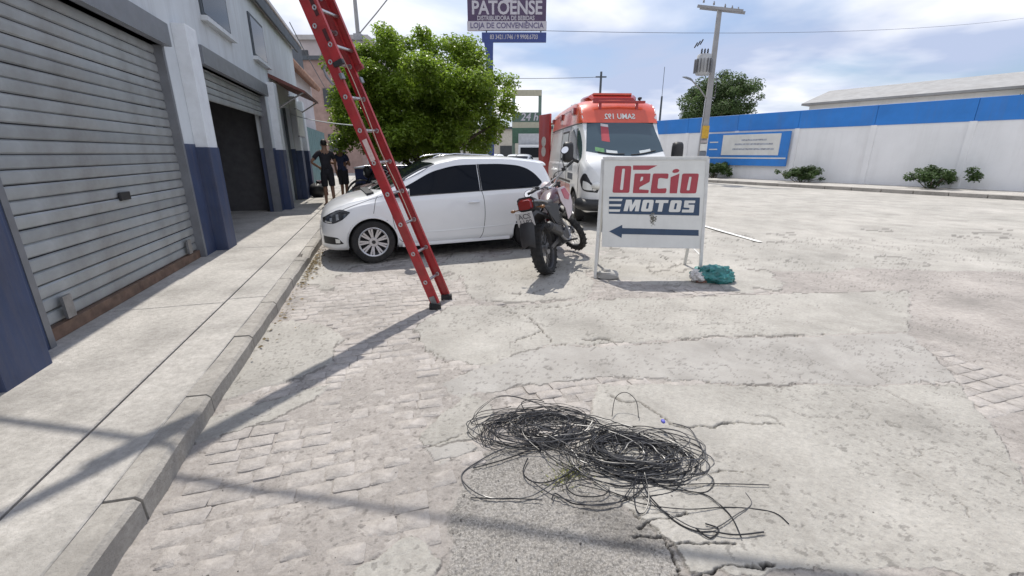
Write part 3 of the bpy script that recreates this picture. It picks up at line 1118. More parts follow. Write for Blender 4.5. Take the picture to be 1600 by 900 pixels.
def hatchback(name, label, loc, heading, paint, group=None, glassm=None, rails=False):
    root = thing(name, label, "car", loc, (0, 0, heading), group)
    gl = glassm or dark_glass
    AR = [(1.2325, .30), (-1.2325, .30)]
    HB.body("body", paint, root, -1.774, 1.9016, AR, .0275, .345)
    arch_parts(HB, root, AR, .345, paint, .83)
    u = MB()
    u.box((0, 0, .30), (3.3, 1.0, .22)); u.box((0, 0, .27), (1.6, 1.46, .16))
    u.build("underbody", black_plastic, root, smooth=0)
    for sgn in (1, -1):
        # one long dark glass: door window and rear quarter window
        HB.side("side_window", gl, root, sgn, [(-.36, .962), (.3, .937), (.88, .91), (.97, .905)], [(-.36, 1.335), (-.1, 1.325), (.25, 1.255), (.6, 1.10), (.88, .965), (.97, .91)], nx=28)
        HB.side("quarter_window", gl, root, sgn, [(-1.42, 1.06), (-1.34, .998), (-1.15, .988), (-.7, .975), (-.395, .963)], [(-1.42, 1.07), (-1.31, 1.19), (-1.17, 1.275), (-1.0, 1.318), (-.65, 1.34), (-.395, 1.338)], nx=28)
        tr = MB()
        HB.line(tr, sgn, [(-1.42, 1.05), (-1.32, .99), (-1.15, .981), (-.7, .968), (0, .944), (.6, .920), (.99, .898)], .0065, .003)
        HB.line(tr, sgn, [(-.378, .962), (-.382, 1.15), (-.38, 1.335)], .012, .003)
        tr.build("window_trim", black_plastic, root, smooth=60)
        sm = MB()
        HB.line(sm, sgn, [(-.385, .955), (-.415, .80), (-.42, .55), (-.39, .34), (-.34, .245)], .0045, -.001)
        HB.line(sm, sgn, [(-.34, .245), (.2, .238), (.70, .245)], .0045, -.001)
        HB.line(sm, sgn, [(.70, .245), (.86, .30), (.93, .5), (.96, .75), (.975, .89)], .0045, -.001)
        HB.line(sm, sgn, [(1.12, .925), (1.16, .86), (1.2, .70)], .004, -.001)
        HB.line(sm, sgn, NZ([(1.05, .93), (1.3, .86), (1.6, .775), (1.80, .70)]), .004, -.001)
        sm.build("door_seam", M("seam_shadow", (0.05, .05, .05), .7), root, smooth=60)
        cr_ = MB()
        HB.line(cr_, sgn, [(-1.0, .44), (0, .405), (.8, .40)], .009, -.003)
        cr_.build("door_crease", paint, root, smooth=60)
        hd = MB()
        y = HB.W(-.25, .80)
        hd.tube([(-.33, sgn * (y + .004), .80), (-.315, sgn * (y + .030), .803), (-.19, sgn * (y + .030), .800), (-.172, sgn * (y + .004), .797)], [.010, .013, .013, .010], 8)
        hd.build("door_handle", paint, root, smooth=60)
        sill = MB()
        sill.box((0, sgn * .775, .222), (1.68, .05, .05))
        sill.build("sill_strip", paint, root, smooth=30, bevel=.015)
        # mirror on its foot
        mi = MB()
        mi.ball((.80, sgn * .93, .985), (.075, .105, .068), 16, 10)
        mo = mi.build("door_mirror", paint, root, smooth=60)
        ft = MB(); ft.tube([(.82, sgn * .79, .93), (.81, sgn * .87, .945), (.80, sgn * .92, .95)], [.035, .03, .03], 8); ft.build("mirror_foot", black_plastic, mo, smooth=60)
        mg = MB(); mg.box((.728, sgn * .935, .985), (.006, .15, .09)); mg.build("mirror_glass", chrome, mo, smooth=30, bevel=.002)
        # headlamp, fog lamp recess
        hl = HB.side("headlight", black_plastic if paint is not black_paint else black_plastic, root, sgn, NZ([(1.54, .720), (1.70, .622), (1.88, .575), (2.0, .585)]), NZ([(1.54, .735), (1.68, .762), (1.86, .71), (2.0, .635)]), off=.006, nx=14, nz=6)
        hl.data.materials.clear(); hl.data.materials.append(glass_mat_lamp)
        HB.side("headlight_reflector", chrome, hl, sgn, NZ([(1.735, .635), (1.78, .62)]), NZ([(1.735, .705), (1.78, .70)]), off=.008, nx=3, nz=3)
        HB.side("headlight_reflector", chrome, hl, sgn, NZ([(1.845, .61), (1.885, .605)]), NZ([(1.845, .655), (1.885, .65)]), off=.008, nx=3, nz=3)
        HB.side("indicator", clear_lens, hl, sgn, NZ([(1.86, .584), (1.98, .590)]), NZ([(1.86, .600), (1.98, .603)]), off=.008, nx=4, nz=2)
        fg = HB.side("fog_lamp_recess", black_plastic, root, sgn, NZ([(1.70, .30), (1.80, .290), (2.02, .295)]), NZ([(1.70, .305), (1.80, .385), (2.02, .40)]), off=.004, nx=10, nz=4)
        HB.side("fog_lamp", clear_lens, fg, sgn, NZ([(1.755, .31), (1.83, .31)]), NZ([(1.755, .36), (1.83, .37)]), off=.008, nx=4, nz=3)
        HB.side("tail_light", red_lens, root, sgn, [(-1.72, .82), (-1.56, .86)], [(-1.72, .98), (-1.56, .98)], off=.006, nx=5, nz=5)
    HB.top("windscreen", gl if glassm is None else glassm, root, 1.12, .30, .70, .53, bow_b=.14, bow_h=.05)
    HB.top("rear_window", gl, root, -1.66, -1.45, .52, .50, nx=6)
    cw = MB()
    cw.box((1.20, 0, .955), (.10, 1.15, .02), Matrix.Rotation(R(10), 3, 'Y'))
    for s in (.15, -.42):
        cw.tube([(1.17, s, .975), (.98, s - .12, 1.068), (.80, s - .42, 1.155)], .008, 5)
    cw.build("wiper", black_plastic, root, smooth=40)
    sp_ = MB()
    ring = []
    for i in range(11):
        y = -.56 + 1.12 * i / 10
        e = .02 * (abs(y) / .56) ** 3
        ring.append([Vector((-1.34, y, 1.412 - e - (y * y) * .12)), Vector((-1.51, y, 1.402 - e - y * y * .12)), Vector((-1.625 + e * 3, y, 1.385 - e - y * y * .12)), Vector((-1.63 + e * 3, y, 1.365 - e - y * y * .12)), Vector((-1.47, y, 1.335 - y * y * .12)), Vector((-1.34, y, 1.36 - y * y * .12))])
    sp_.loft(ring)
    sp_.build("roof_spoiler", paint, root, smooth=40)
    gr = MB()
    for zc, dz in ((.47, .05), (.33, .09)):
        gr.box((1.898, 0, zc), (.02, .62, dz))
    gr.build("grille", black_plastic, root, smooth=20, bevel=.008)
    pl = MB(); pl.box((1.91, 0, .40), (.012, .40, .11)); pl.build("number_plate", alu, root, smooth=20)
    pr = MB(); pr.box((-1.78, 0, .70), (.012, .40, .11)); pr.build("number_plate", alu, root, smooth=20)
    bp = MB(); bp.box((-1.72, 0, .38), (.12, 1.30, .22)); bp.build("rear_bumper", paint, root, smooth=40, bevel=.05)
    an = MB(); an.tube([(-1.25, 0, 1.425), (-1.30, 0, 1.46), (-1.38, 0, 1.51)], [.006, .004, .0025], 5); an.build("aerial", black_plastic, root, smooth=40)
    if rails:
        for sgn in (1, -1):
            rl = MB(); rl.tube([(-1.0, sgn * .55, 1.42), (-.9, sgn * .55, 1.465), (-.2, sgn * .55, 1.49), (.15, sgn * .55, 1.45), (.22, sgn * .54, 1.42)], .012, 8); rl.build("roof_rail", chrome, root, smooth=60)
    for ax in (1.2325, -1.2325):
        for sgn in (1, -1):
            wheel(root, (ax, sgn * .725, .30), .30, .185, .205, sgn, alloy)
    return root


glass_mat_lamp = M("headlamp_glass", (0.035, 0.037, 0.042), 0.06, coat=1.0, var=.4, scale=18)
# flank nearest the camera is the car's left: centre line lies .82 m further off
fr = np.array((-1.955, 6.03)); rear_ = np.array((.34, 7.00))
ax_ = (fr - rear_) / np.hypot(*(fr - rear_))
out_n = np.array([ax_[1], -ax_[0]])                     # away from the camera
if out_n[1] < 0: out_n = -out_n
mid = (fr + rear_) / 2 + out_n * .80
HEAD = math.atan2(ax_[1], ax_[0])
hatchback("parked_car", "white three-door hatchback with dark side windows, nose to the kerb", (mid[0], mid[1], 0.006), HEAD, white_paint, "cars parked across the kerb")
m2 = mid + out_n * 1.92 - ax_ * .38
hatchback("parked_car", "black hatchback with silver roof rails, parked behind the white one", (m2[0], m2[1], 0.0), HEAD + .03, black_paint, "cars parked across the kerb", rails=True)

# ------------------------------------------------------------------ extension ladder
LF = Vector((-.76, 4.14, 0)); LB = Vector((-.683, 4.43, 0))
L_ax = Vector((-.372, .055, 1)).normalized()
L_r = (LB - LF).normalized()
L_r = (L_r - L_ax * L_r.dot(L_ax)).normalized()
L_d = L_r.cross(L_ax).normalized()
if L_d.x < 0: L_d = -L_d                         # climber's side, to the right
L_w = (LB - LF).length
lad = thing("extension_ladder", "red fibreglass extension ladder leaning left over the lane", "ladder", LF)


def LP(a, r, d):                                  # along the ladder, across, off its plane
    return L_ax * a + L_r * r + L_d * d


def rail(name, a0, a1, r, side, d0, depth=.092, fl=.030, t=.004):
    """a channel: web facing outwards (side = -1 / +1), flanges turned inwards"""
    sct = [(0, -depth / 2), (0, depth / 2), (-side * fl, depth / 2), (-side * fl, depth / 2 - t), (-side * t, depth / 2 - t), (-side * t, -depth / 2 + t), (-side * fl, -depth / 2 + t), (-side * fl, -depth / 2)]
    mb_ = MB()
    mb_.loft([[LP(a, r + x, d0 + y) for x, y in sct] for a in (a0, a1)])
    return mb_.build(name, ladder_red, lad, smooth=0)


L_BASE, L_FLY0, L_TOP = 3.95, 2.38, 6.35
rn = rail("rail", .05, L_BASE, 0, -1, 0)
rf = rail("rail", .05, L_BASE, L_w, 1, 0)
FO = .075
fn = rail("fly_rail", L_FLY0, L_TOP, -.012, -1, FO, .085)
ff = rail("fly_rail", L_FLY0, L_TOP, L_w + .012, 1, FO, .085)
k = 0
a = .29
while a < L_BASE - .1:
    mb = MB()
    mb.cyl(LP(a, .001, .0), LP(a, L_w - .001, .0), .0155, n=12)
    rg = mb.build("rung", alu, lad, smooth=40)
    for r_, sd in ((0, -1), (L_w, 1)):
        mb = MB()
        q = Matrix((L_ax, L_d, L_r * sd)).transposed().to_4x4(); q.translation = LP(a, r_, 0)
        mb.lathe([(.010, -.002), (.010, .006), (.014, .008), (.021, .006), (.022, -.002)], q, 18)
        if sd > 0:
            q = Matrix((L_ax, L_d, L_r * -1)).transposed().to_4x4(); q.translation = LP(a, L_w - .004, 0)
            mb.lathe([(.015, 0), (.015, .006), (.021, .004), (.022, 0)], q, 18)
        mb.build("rung_plate", alu, rg, smooth=30)
    a += .305
a = L_FLY0 + .16
while a < L_TOP - .1:
    mb = MB(); mb.cyl(LP(a, -.010, FO), LP(a, L_w + .010, FO), .0155, n=12)
    rg = mb.build("rung", alu, lad, smooth=40)
    mb = MB()
    q = Matrix((L_ax, L_d, -L_r)).transposed().to_4x4(); q.translation = LP(a, -.012, FO)
    mb.lathe([(.010, -.002), (.010, .006), (.014, .008), (.021, .006), (.022, -.002)], q, 18)
    mb.build("rung_plate", alu, rg, smooth=30)
    a += .305
for r_ in (0, L_w):                               # rubber shoes on steel brackets
    mb = MB()
    c = LP(.045, r_, 0)
    mb.box(Vector((c.x, c.y, .028)), (.115, .062, .052), Matrix.Rotation(.12, 3, 'Z'))
    for j in range(5):
        mb.box(Vector((c.x - .04 + j * .02, c.y, .003)), (.012, .064, .010), Matrix.Rotation(.12, 3, 'Z'))
    sh_ = mb.build("foot", rubber, lad, smooth=25, bevel=.006)
    mb = MB()
    q = Matrix((L_ax, L_d, L_r)).transposed()
    mb.box(LP(.085, r_ + (-.006 if r_ == 0 else .006), 0), (.10, .06, .006), q)
    mb.build("foot_bracket", steel, sh_, smooth=20)
for r_, s in ((-.012, -1), (L_w + .012, 1)):      # fly section end caps and guide brackets
    mb = MB()
    q = Matrix((L_ax, L_d, L_r)).transposed()
    mb.box(LP(L_FLY0 + .004, r_ - s * .008, FO), (.04, .098, .040), q)
    mb.build("end_cap", black_plastic if s < 0 else M("ladder_cap_red", (.20, .02, .022), .5), lad, smooth=20, bevel=.004)
    mb = MB()
    mb.box(LP(L_FLY0 - .10, r_ - s * .010, .052), (.05, .026, .045), q)
    mb.build("guide_bracket", steel, lad, smooth=20, bevel=.003)
    mb = MB()
    mb.box(LP(L_BASE - .02, r_ - s * .004, .02), (.06, .11, .03), q)
    mb.build("guide_bracket", black_plastic, lad, smooth=20, bevel=.003)
q = Matrix((L_ax, L_d, L_r)).transposed()
mb = MB(); mb.box(LP(1.63, -.0025, .004), (.20, .050, .002), q)
tag(mb.build("sticker", M("pink_sticker", (.62, .48, .46), .6, var=.1, scale=30, dirt=.3), lad, smooth=0))
for a_, l_ in ((2.62, .10), (2.86, .16), (3.05, .07)):
    mb = MB(); mb.box(LP(a_, -.0145, FO + .0), (l_, .036, .002), q)
    mb.build("warning_sticker", M("dark_sticker", (.06, .012, .014), .5, var=.4, scale=40), lad, smooth=0)
rope = MB()
pts = [LP(.9 + .35 * i, L_w * .55 + .012 * math.sin(i * 2.1), .035 + .008 * math.cos(i * 1.7)) for i in range(12)]
rope.tube(catmull(pts, 5), .005, 6)
rope.build("hoist_rope", M("rope", (.50, .40, .32), .9, var=.2, scale=60), lad, smooth=60)
mb = MB(); mb.tube([LP(2.25, -.01, -.06), LP(2.33, -.014, -.085), LP(2.40, -.012, -.085), LP(2.42, -.01, -.05)], .012, 6)
mb.build("rung_lock", steel, lad, smooth=40)

# the bundle of overhead cables it leans on, high above the frame
top_p = LF + LP(L_TOP - .70, L_w / 2, -.09)
ob = MB()
cdir = Vector((1.13, -.21, 0)).normalized()
for k in range(4):
    pts = []
    for i in range(41):
        t = (i - 20) * .9
        pts.append(top_p + cdir * t + Vector((0, math.cos(k * .9 + t * .8) * .016, math.sin(k * .9 + t * .8) * .016 + .0009 * t * t - .02)))
    ob.tube(pts, .011, 5)
tag(ob.build("overhead_cables", black_plastic, smooth=50), "black bundle of overhead cables that the red ladder leans on", "cables")

# ------------------------------------------------------------------ advertising A-frame
fs = thing("folding_sign", "white A-frame shop sign with red and blue lettering and left arrow", "sign")
TL, TR = Vector((1.106, 5.520, 1.429)), Vector((2.373, 5.500, 1.437))
BLg, BRg = Vector((1.045, 5.27, 0.0)), Vector((2.335, 5.21, 0.0))
tw = .036


def bar(mb_, p, q_, w, d=None):
    p, q_ = Vector(p), Vector(q_)
    m = rot_to(q_ - p)
    mb_.box((p + q_) / 2, (w, d or w, (q_ - p).length), m)


for p, q_ in ((TL, BLg), (TR, BRg)):
    mb = MB(); bar(mb, p + Vector((0, 0, .0)), q_, tw); mb.build("front_leg", tube_white, fs, smooth=20, bevel=.004)
BL2, BR2 = Vector((1.20, 5.98, .0)), Vector((2.42, 5.93, .0))
for p, q_ in ((TL + Vector((.045, .045, -.01)), BL2), (TR + Vector((-.01, .045, -.01)), BR2)):
    mb = MB(); bar(mb, p, q_, tw); mb.build("rear_leg", tube_white, fs, smooth=20, bevel=.004)
mb = MB(); bar(mb, TL + Vector((.0, 0, .012)), TR + Vector((0, 0, .012)), tw); mb.build("top_rail", tube_white, fs, smooth=20, bevel=.004)
mb = MB(); bar(mb, TL + Vector((.03, .055, .008)), TR + Vector((-.03, .055, .008)), tw); mb.build("top_rail", tube_white, fs, smooth=20, bevel=.004)
for q_ in (TL + Vector((.08, .03, .022)), TR + Vector((-.08, .03, .022))):
    mb = MB(); mb.cyl(q_ - Vector((.03, 0, 0)), q_ + Vector((.03, 0, 0)), .012, n=10); mb.build("hinge", steel, fs, smooth=40)
# panel in the plane of the front legs, a little inside them
PTL, PTR = Vector((1.114, 5.500, 1.422)), Vector((2.342, 5.480, 1.426))
PBL, PBR = Vector((1.121, 5.335, 0.391)), Vector((2.341, 5.300, 0.374))
pn = (PTR - PTL).cross(PBL - PTL).normalized()
if pn.y > 0: pn = -pn
mb = MB()
mb.loft([[p + pn * .016 for p in (PTL, PTR, PBR, PBL)], [p + pn * -.004 for p in (PTL, PTR, PBR, PBL)]])
panel = mb.build("panel", sign_white, fs, smooth=0, bevel=.002, seg=1)
for e in ((PTL, PTR), (PTR, PBR), (PBR, PBL), (PBL, PTL)):
    mb = MB(); bar(mb, e[0] + pn * .019, e[1] + pn * .019, .010, .006); mb.build("edge_trim", tube_white, fs, smooth=0)


def S(u, v, o=.0165):                             # point on the panel, u to the right and v down, both 0..1
    a_ = PTL.lerp(PTR, u); b_ = PBL.lerp(PBR, u)
    return a_.lerp(b_, v) + pn * o


def sp_px(x, y):                                  # artwork coordinates of the sign (1600 x 889 drawing)
    X_ = 930 + x * .1125; Y_ = 245 + y * .1125
    l = 943.5 + (Y_ - 250) / 135 * -3.0; r = 1103 + (Y_ - 250) / 138 * -8.0
    return (X_ - l) / (r - l), (Y_ - 250) / 136.5


def art(name, polys, mat, o=.0165, t=.0015):
    mb_ = MB()
    for poly in polys:
        n = len(poly)
        mb_.loft([[S(*sp_px(x, y), o - .004) for x, y in poly], [S(*sp_px(x, y), o + t) for x, y in poly]])
    ob_ = mb_.build(name, mat, panel, smooth=0)
    return ob_


def rnd(poly, r=18, k=3):
    """round the corners of an outline"""
    o_ = []
    n = len(poly)
    for i in range(n):
        p0, p1, p2 = Vector(poly[i - 1] + (0,)), Vector(poly[i] + (0,)), Vector(poly[(i + 1) % n] + (0,))
        d0, d2 = p0 - p1, p2 - p1
        rr = min(r, d0.length * .45, d2.length * .45)
        a_, c_ = p1 + d0.normalized() * rr, p1 + d2.normalized() * rr
        for j in range(k + 1):
            t = j / k
            q_ = a_ * (1 - t) ** 2 + p1 * 2 * t * (1 - t) + c_ * t * t
            o_.append((q_.x, q_.y))
    return o_


def ring_parts(outer, inner):
    """outline with a hole, as two halves"""
    n = len(outer)
    h_ = n // 2
    return [outer[:h_ + 1] + inner[:h_ + 1][::-1], outer[h_:] + [outer[0]] + [inner[0]] + inner[h_:][::-1]]


def holed(outer, inner, r0, r1):
    return ring_parts(rnd(outer, r0), rnd(inner, r1))


# D e c i o, with its sweeping accent
art("lettering", holed([(272, 128), (500, 128), (470, 497), (235, 497)], [(372, 165), (412, 165), (382, 457), (340, 457)], 26, 14), sign_red)
art("lettering", [rnd([(522, 122), (860, 122), (735, 182), (522, 182)], 5)], sign_red)
art("lettering", [rnd([(545, 232), (765, 232), (752, 345), (612, 418), (604, 450), (742, 458), (735, 500), (518, 500)], 12)], sign_red)
art("letter_counter", [rnd([(634, 276), (664, 276), (656, 322), (618, 342)], 8)], sign_white, .0175)
art("letter_counter", [rnd([(612, 420), (752, 352), (745, 440), (612, 446)], 4)], sign_white, .0175)
art("lettering", [rnd([(800, 232), (1015, 232), (1008, 305), (905, 290), (872, 300), (858, 440), (990, 430), (978, 500), (762, 500)], 22)], sign_red)
art("lettering", [rnd([(1045, 282), (1165, 232), (1130, 500), (1030, 500)], 6)], sign_red)
art("lettering", [rnd([(1080, 180), (1130, 166), (1168, 185), (1150, 215), (1095, 226), (1062, 215)], 20)], sign_red)
art("lettering", holed([(1205, 232), (1435, 232), (1395, 500), (1170, 500)], [(1300, 275), (1335, 275), (1305, 460), (1262, 460)], 26, 12), sign_red)
# MOTOS on its striped blue bar
art("blue_bar", [[(190, 552), (1448, 556), (1436, 804), (185, 790)]], sign_navy)
art("white_stripe", [rnd([(187, 582), (376, 582), (366, 612), (187, 612)], 3)], sign_white, .0185)
art("white_stripe", [rnd([(187, 655), (358, 655), (350, 686), (187, 686)], 3)], sign_white, .0185)
art("white_stripe", [rnd([(187, 728), (345, 728), (336, 762), (187, 762)], 3)], sign_white, .0185)
# M
art("lettering", [[(425, 592), (505, 592), (510, 665), (550, 592), (630, 592), (600, 752), (545, 752), (560, 665), (505, 752), (475, 752), (468, 665), (445, 752), (388, 752)]], sign_white, .0185)
# O
art("lettering", holed([(660, 592), (812, 592), (785, 754), (628, 754)], [(718, 632), (748, 632), (730, 716), (698, 716)], 24, 8), sign_white, .0185)
art("lettering", [[(838, 594), (1014, 594), (1006, 634), (945, 634), (922, 754), (862, 754), (884, 634), (830, 634)]], sign_white, .0185)
art("lettering", holed([(1045, 596), (1200, 596), (1172, 758), (1012, 758)], [(1104, 636), (1134, 636), (1116, 720), (1084, 720)], 24, 8), sign_white, .0185)
art("lettering", [rnd([(1235, 598), (1385, 598), (1378, 634), (1290, 634), (1285, 656), (1372, 656), (1358, 762), (1195, 762), (1202, 722), (1300, 724), (1304, 698), (1222, 694)], 10)], sign_white, .0185)
art("arrow", [[(190, 1040), (372, 945), (372, 990), (1430, 1002), (1430, 1083), (368, 1075), (362, 1130)]], sign_navy)
# worn stain with a scrap of weed stuck in the bolt hole
stain = []
for i in range(60):
    x, y = 800 + random.gauss(0, 22), 850 + random.gauss(0, 45)
    r_ = random.uniform(4, 12)
    stain.append([(x + r_ * math.cos(j), y + r_ * .9 * math.sin(j)) for j in (0, 1.2, 2.5, 3.7, 5)])
mb = MB()
for i, pl in enumerate(stain):
    mb.loft([[S(*sp_px(x, y), .0150) for x, y in pl], [S(*sp_px(x, y), .0188 + i * 2e-5) for x, y in pl]])
tag(mb.build("stain", M("grime", (.16, .155, .13), .9, var=.3, scale=40), panel, smooth=0), kind="stuff")
mb = MB(); bar(mb, TL.lerp(BLg, .80) , BL2.lerp(TL, .22), .022, .006); mb.build("strut", tube_white, fs, smooth=0)
mb = MB(); bar(mb, TR.lerp(BRg, .80), BR2.lerp(TR, .22), .022, .006); mb.build("strut", tube_white, fs, smooth=0)


# broken concrete holding the feet down
def rock(name, label, cat, loc, s, seed, mat):
    rr = random.Random(seed)
    bm = bmesh.new()
    bmesh.ops.create_icosphere(bm, subdivisions=3, radius=1)
    for v in bm.verts:
        n = mnoise.noise(Vector(v.co) * 1.5 + Vector((seed, 0, 0))) * .34 + mnoise.noise(Vector(v.co) * 4 + Vector((0, seed, 0))) * .13
        c = v.co.normalized() * (1 + n)
        c = Vector([max(-.82, min(.78, q)) for q in c])
        v.co = Vector((c.x * s[0], c.y * s[1], max(c.z, -.7) * s[2] + .7 * s[2]))
    me = bpy.data.meshes.new(name); bm.to_mesh(me); bm.free()
    o = link(name, me, mat, loc=loc, smooth=28)
    tag(o, label, cat)
    return o


rock("concrete_lump", "long grey lump of concrete on the left foot of the A-frame sign", "rubble", (1.20, 5.27, .0), (.165, .10, .060), 3, concrete_m)
rock("broken_stone", "small pale stone resting on the concrete lump under the sign", "rubble", (1.19, 5.28, .068), (.055, .045, .035), 9, concrete_m)
rock("broken_brick", "reddish brick fragment at the right foot of the A-frame sign", "rubble", (2.30, 5.08, .0), (.09, .07, .055), 5, M("brick_fragment", (.26, .13, .10), .9, var=.3, scale=14, bump=.5, dirt=.4))

# teal plastic sack with a white knotted top
bagm = M("teal_plastic", (.03, .17, .165), .32, var=.55, scale=9, bump=1.0, bscale=22)
bg_ = thing("plastic_sack", "crumpled teal plastic sack with a white bag knotted on top", "sack", (2.47, 5.13, 0))
bm = bmesh.new(); bmesh.ops.create_icosphere(bm, subdivisions=5, radius=1)
for v in bm.verts:
    c = Vector(v.co)
    n = mnoise.noise(c * 1.3) * .22 + abs(mnoise.noise(c * 3.1)) * .22 + abs(mnoise.noise(c * 7)) * .14 + abs(mnoise.noise(c * 13)) * .06
    c = c * (.9 + n)
    v.co = Vector((c.x * .26, c.y * .17, max(c.z, -.6) * .125 + .075))
me = bpy.data.meshes.new("sack"); bm.to_mesh(me); bm.free()
link("sack", me, bagm, bg_, smooth=60)
bm = bmesh.new(); bmesh.ops.create_icosphere(bm, subdivisions=5, radius=1)
for v in bm.verts:
    c = Vector(v.co)
    n = mnoise.noise(c * 1.9 + Vector((5, 0, 0))) * .3 + abs(mnoise.noise(c * 4.5)) * .3
    c = c * (.85 + n)
    v.co = Vector((c.x * .10 - .22, c.y * .09 - .06, max(c.z, -.7) * .085 + .085))
me = bpy.data.meshes.new("white_bag"); bm.to_mesh(me); bm.free()
link("white_bag", me, M("white_plastic", (.62, .60, .58), .4, var=.25, scale=14, bump=.4, bscale=20), bg_, smooth=60)
mb = MB()
for i in range(9):
    a_ = random.uniform(0, 6.3)
    mb.loft([[Vector((-.16 + .012 * math.cos(j * 1.57 + a_), -.06 + .01 * math.sin(j * 1.57 + a_), .13)) for j in range(4)], [Vector((-.16 + .07 * math.cos(a_ + j * .2), -.06 + .07 * math.sin(a_ + j * .2), .17 + random.uniform(-.02, .03))) for j in range(4)]])
mb.build("sack_neck", bagm, bg_, smooth=60)

# ------------------------------------------------------------------ trail motorcycle
plate_ink = M("plate_ink", (.10, .10, .11), .6)
dark_metal = M("dark_metal", (.07, .07, .075), .45, .6, var=.25, scale=14, dirt=.3)
tank_dark = M("tank_dark", (.05, .012, .016), .25, coat=.6)


def motorbike(name, label, loc, heading, lean, steer, tank, accent, group=None, plate=True):
    root = thing(name, label, "motorcycle", loc, (lean, 0, heading), group)
    WB = 1.27
    A = Matrix.Rotation(R(90), 4, 'X')
    tread = lambda mb_, r, w, n: [mb_.box((r * math.cos(2 * math.pi * j / n), (w * .27 if j % 2 else -w * .27), r * math.sin(2 * math.pi * j / n)), (.007, w * .40, .022), Matrix.Rotation(-2 * math.pi * j / n, 3, 'Y')) for j in range(n)]

    def bike_wheel(name_, r, w, parent, loc_, rot_=None):
        mb_ = MB()
        rr = r - .075
        prof = [(rr, -w * .30), (rr + .02, -w * .42), (r - .035, -w * .5), (r - .012, -w * .40), (r - .003, -w * .2), (r, 0), (r - .003, w * .2), (r - .012, w * .40), (r - .035, w * .5), (rr + .02, w * .42), (rr, w * .30)]
        mb_.lathe(prof, A, 44)
        tread(mb_, r - .001, w, 46)
        t = mb_.build(name_, rubber, parent, loc=loc_, rot=rot_, smooth=30)
        b = MB()
        b.lathe([(rr + .002, -w * .32), (rr + .006, -w * .34), (rr - .012, -w * .22), (rr - .016, 0), (rr - .012, w * .22), (rr + .006, w * .34), (rr + .002, w * .32)], A, 44)
        b.build("rim", dark_metal, t, smooth=40)
        b = MB()
        for j in range(32):
            a = 2 * math.pi * j / 32
            a2 = a + (.32 if j % 4 < 2 else -.32)
            sy = .03 if j % 2 else -.03
            b.cyl((.035 * math.cos(a2), sy, .035 * math.sin(a2)), ((rr - .01) * math.cos(a), 0, (rr - .01) * math.sin(a)), .0022, n=4, caps=False)
        b.build("spokes", steel, t, smooth=0)
        b = MB()
        b.cyl((0, -.05, 0), (0, .05, 0), .045, n=18); b.cyl((0, -.055, 0), (0, -.04, 0), .07, n=18); b.cyl((0, .04, 0), (0, .055, 0), .058, n=18)
        b.build("hub", steel, t, smooth=40)
        return t
    RR_, RF_ = .315, .33
    bike_wheel("rear_wheel", RR_, .145, root, (0, 0, RR_))
    # front end turns about the steering head
    head = Vector((WB - .36, 0, .98)); foot = Vector((WB, 0, RF_))
    axis = (head - foot).normalized()
    fr_ = bpy.data.objects.new("fork", None)
    mb = MB()
    q = Matrix.Rotation(steer, 4, axis)
    tr = Matrix.Translation(head) @ q @ Matrix.Translation(-head)
    F = lambda p: tr @ Vector(p)
    for s in (1, -1):
        mb.cyl(F(foot + Vector((0, s * .085, 0))), F(foot + axis * .36 + Vector((0, s * .085, 0))), .026, n=12)
        mb.cyl(F(foot + axis * .34 + Vector((0, s * .085, 0))), F(head + axis * .04 + Vector((0, s * .085, 0))), .019, n=12)
    for k_ in (-.14, .03):
        a_, b_ = F(head + axis * k_ + Vector((0, -.11, 0))), F(head + axis * k_ + Vector((0, .11, 0)))
        mb.cyl(a_, b_, .024, n=8)
    mb.cyl(F(foot + Vector((0, -.1, 0))), F(foot + Vector((0, .1, 0))), .010, n=8)
    fork = mb.build("fork", black_plastic, root, smooth=40)
    eq = tr.to_3x3().to_euler()
    bike_wheel("front_wheel", RF_, .095, root, F(foot), eq)
    mb = MB()
    pts = [F(foot + Vector((RF_ * 1.12 * math.cos(a), 0, RF_ * 1.12 * math.sin(a) + .075))) for a in [R(d) for d in range(18, 150, 11)]]
    fx_ = F(Vector((0, 1, 0))) - F(Vector((0, 0, 0)))
    rings = []
    for i, p in enumerate(pts):
        w = .062 * (1 - .4 * abs(i / (len(pts) - 1) - .4))
        rings.append([p - fx_ * w - Vector((0, 0, .028)), p - fx_ * w * .7, p, p + fx_ * w * .7, p + fx_ * w - Vector((0, 0, .028)), p - Vector((0, 0, .012))])
    mb.loft(rings)
    mb.build("front_mudguard", black_plastic, root, smooth=50)
    # headlamp cowl
    mb = MB()
    cen = head + Vector((.16, 0, -.02))
    rings = []
    for d, w, hh in ((-.05, .10, .13), (.02, .125, .17), (.07, .10, .14), (.10, .06, .09)):
        rings.append([F(cen + Vector((d, w * math.cos(a), hh * math.sin(a)))) for a in [2 * math.pi * j / 14 for j in range(14)]])
    mb.loft(rings)
    cw = mb.build("headlamp_cowl", accent, root, smooth=50)
    mb = MB(); mb.ball(F(cen + Vector((.085, 0, -.02))), (.035, .07, .06), 12, 8); mb.build("headlamp", clear_lens, cw, smooth=50)
    # handlebar, grips, levers, mirrors
    hb = head + axis * .06
    P = [(-.09, .40, .10), (-.05, .30, .085), (.0, .14, .05), (.02, .05, .0), (.02, -.05, .0), (.0, -.14, .05), (-.05, -.30, .085), (-.09, -.40, .10)]
    mb = MB(); mb.tube([F(hb + Vector(p)) for p in P], .0125, 8)
    mb.tube([F(hb + Vector(p)) for p in ((-.005, .15, .055), (-.005, -.15, .055))], .009, 6)
    bar_ = mb.build("handlebar", steel, root, smooth=50)
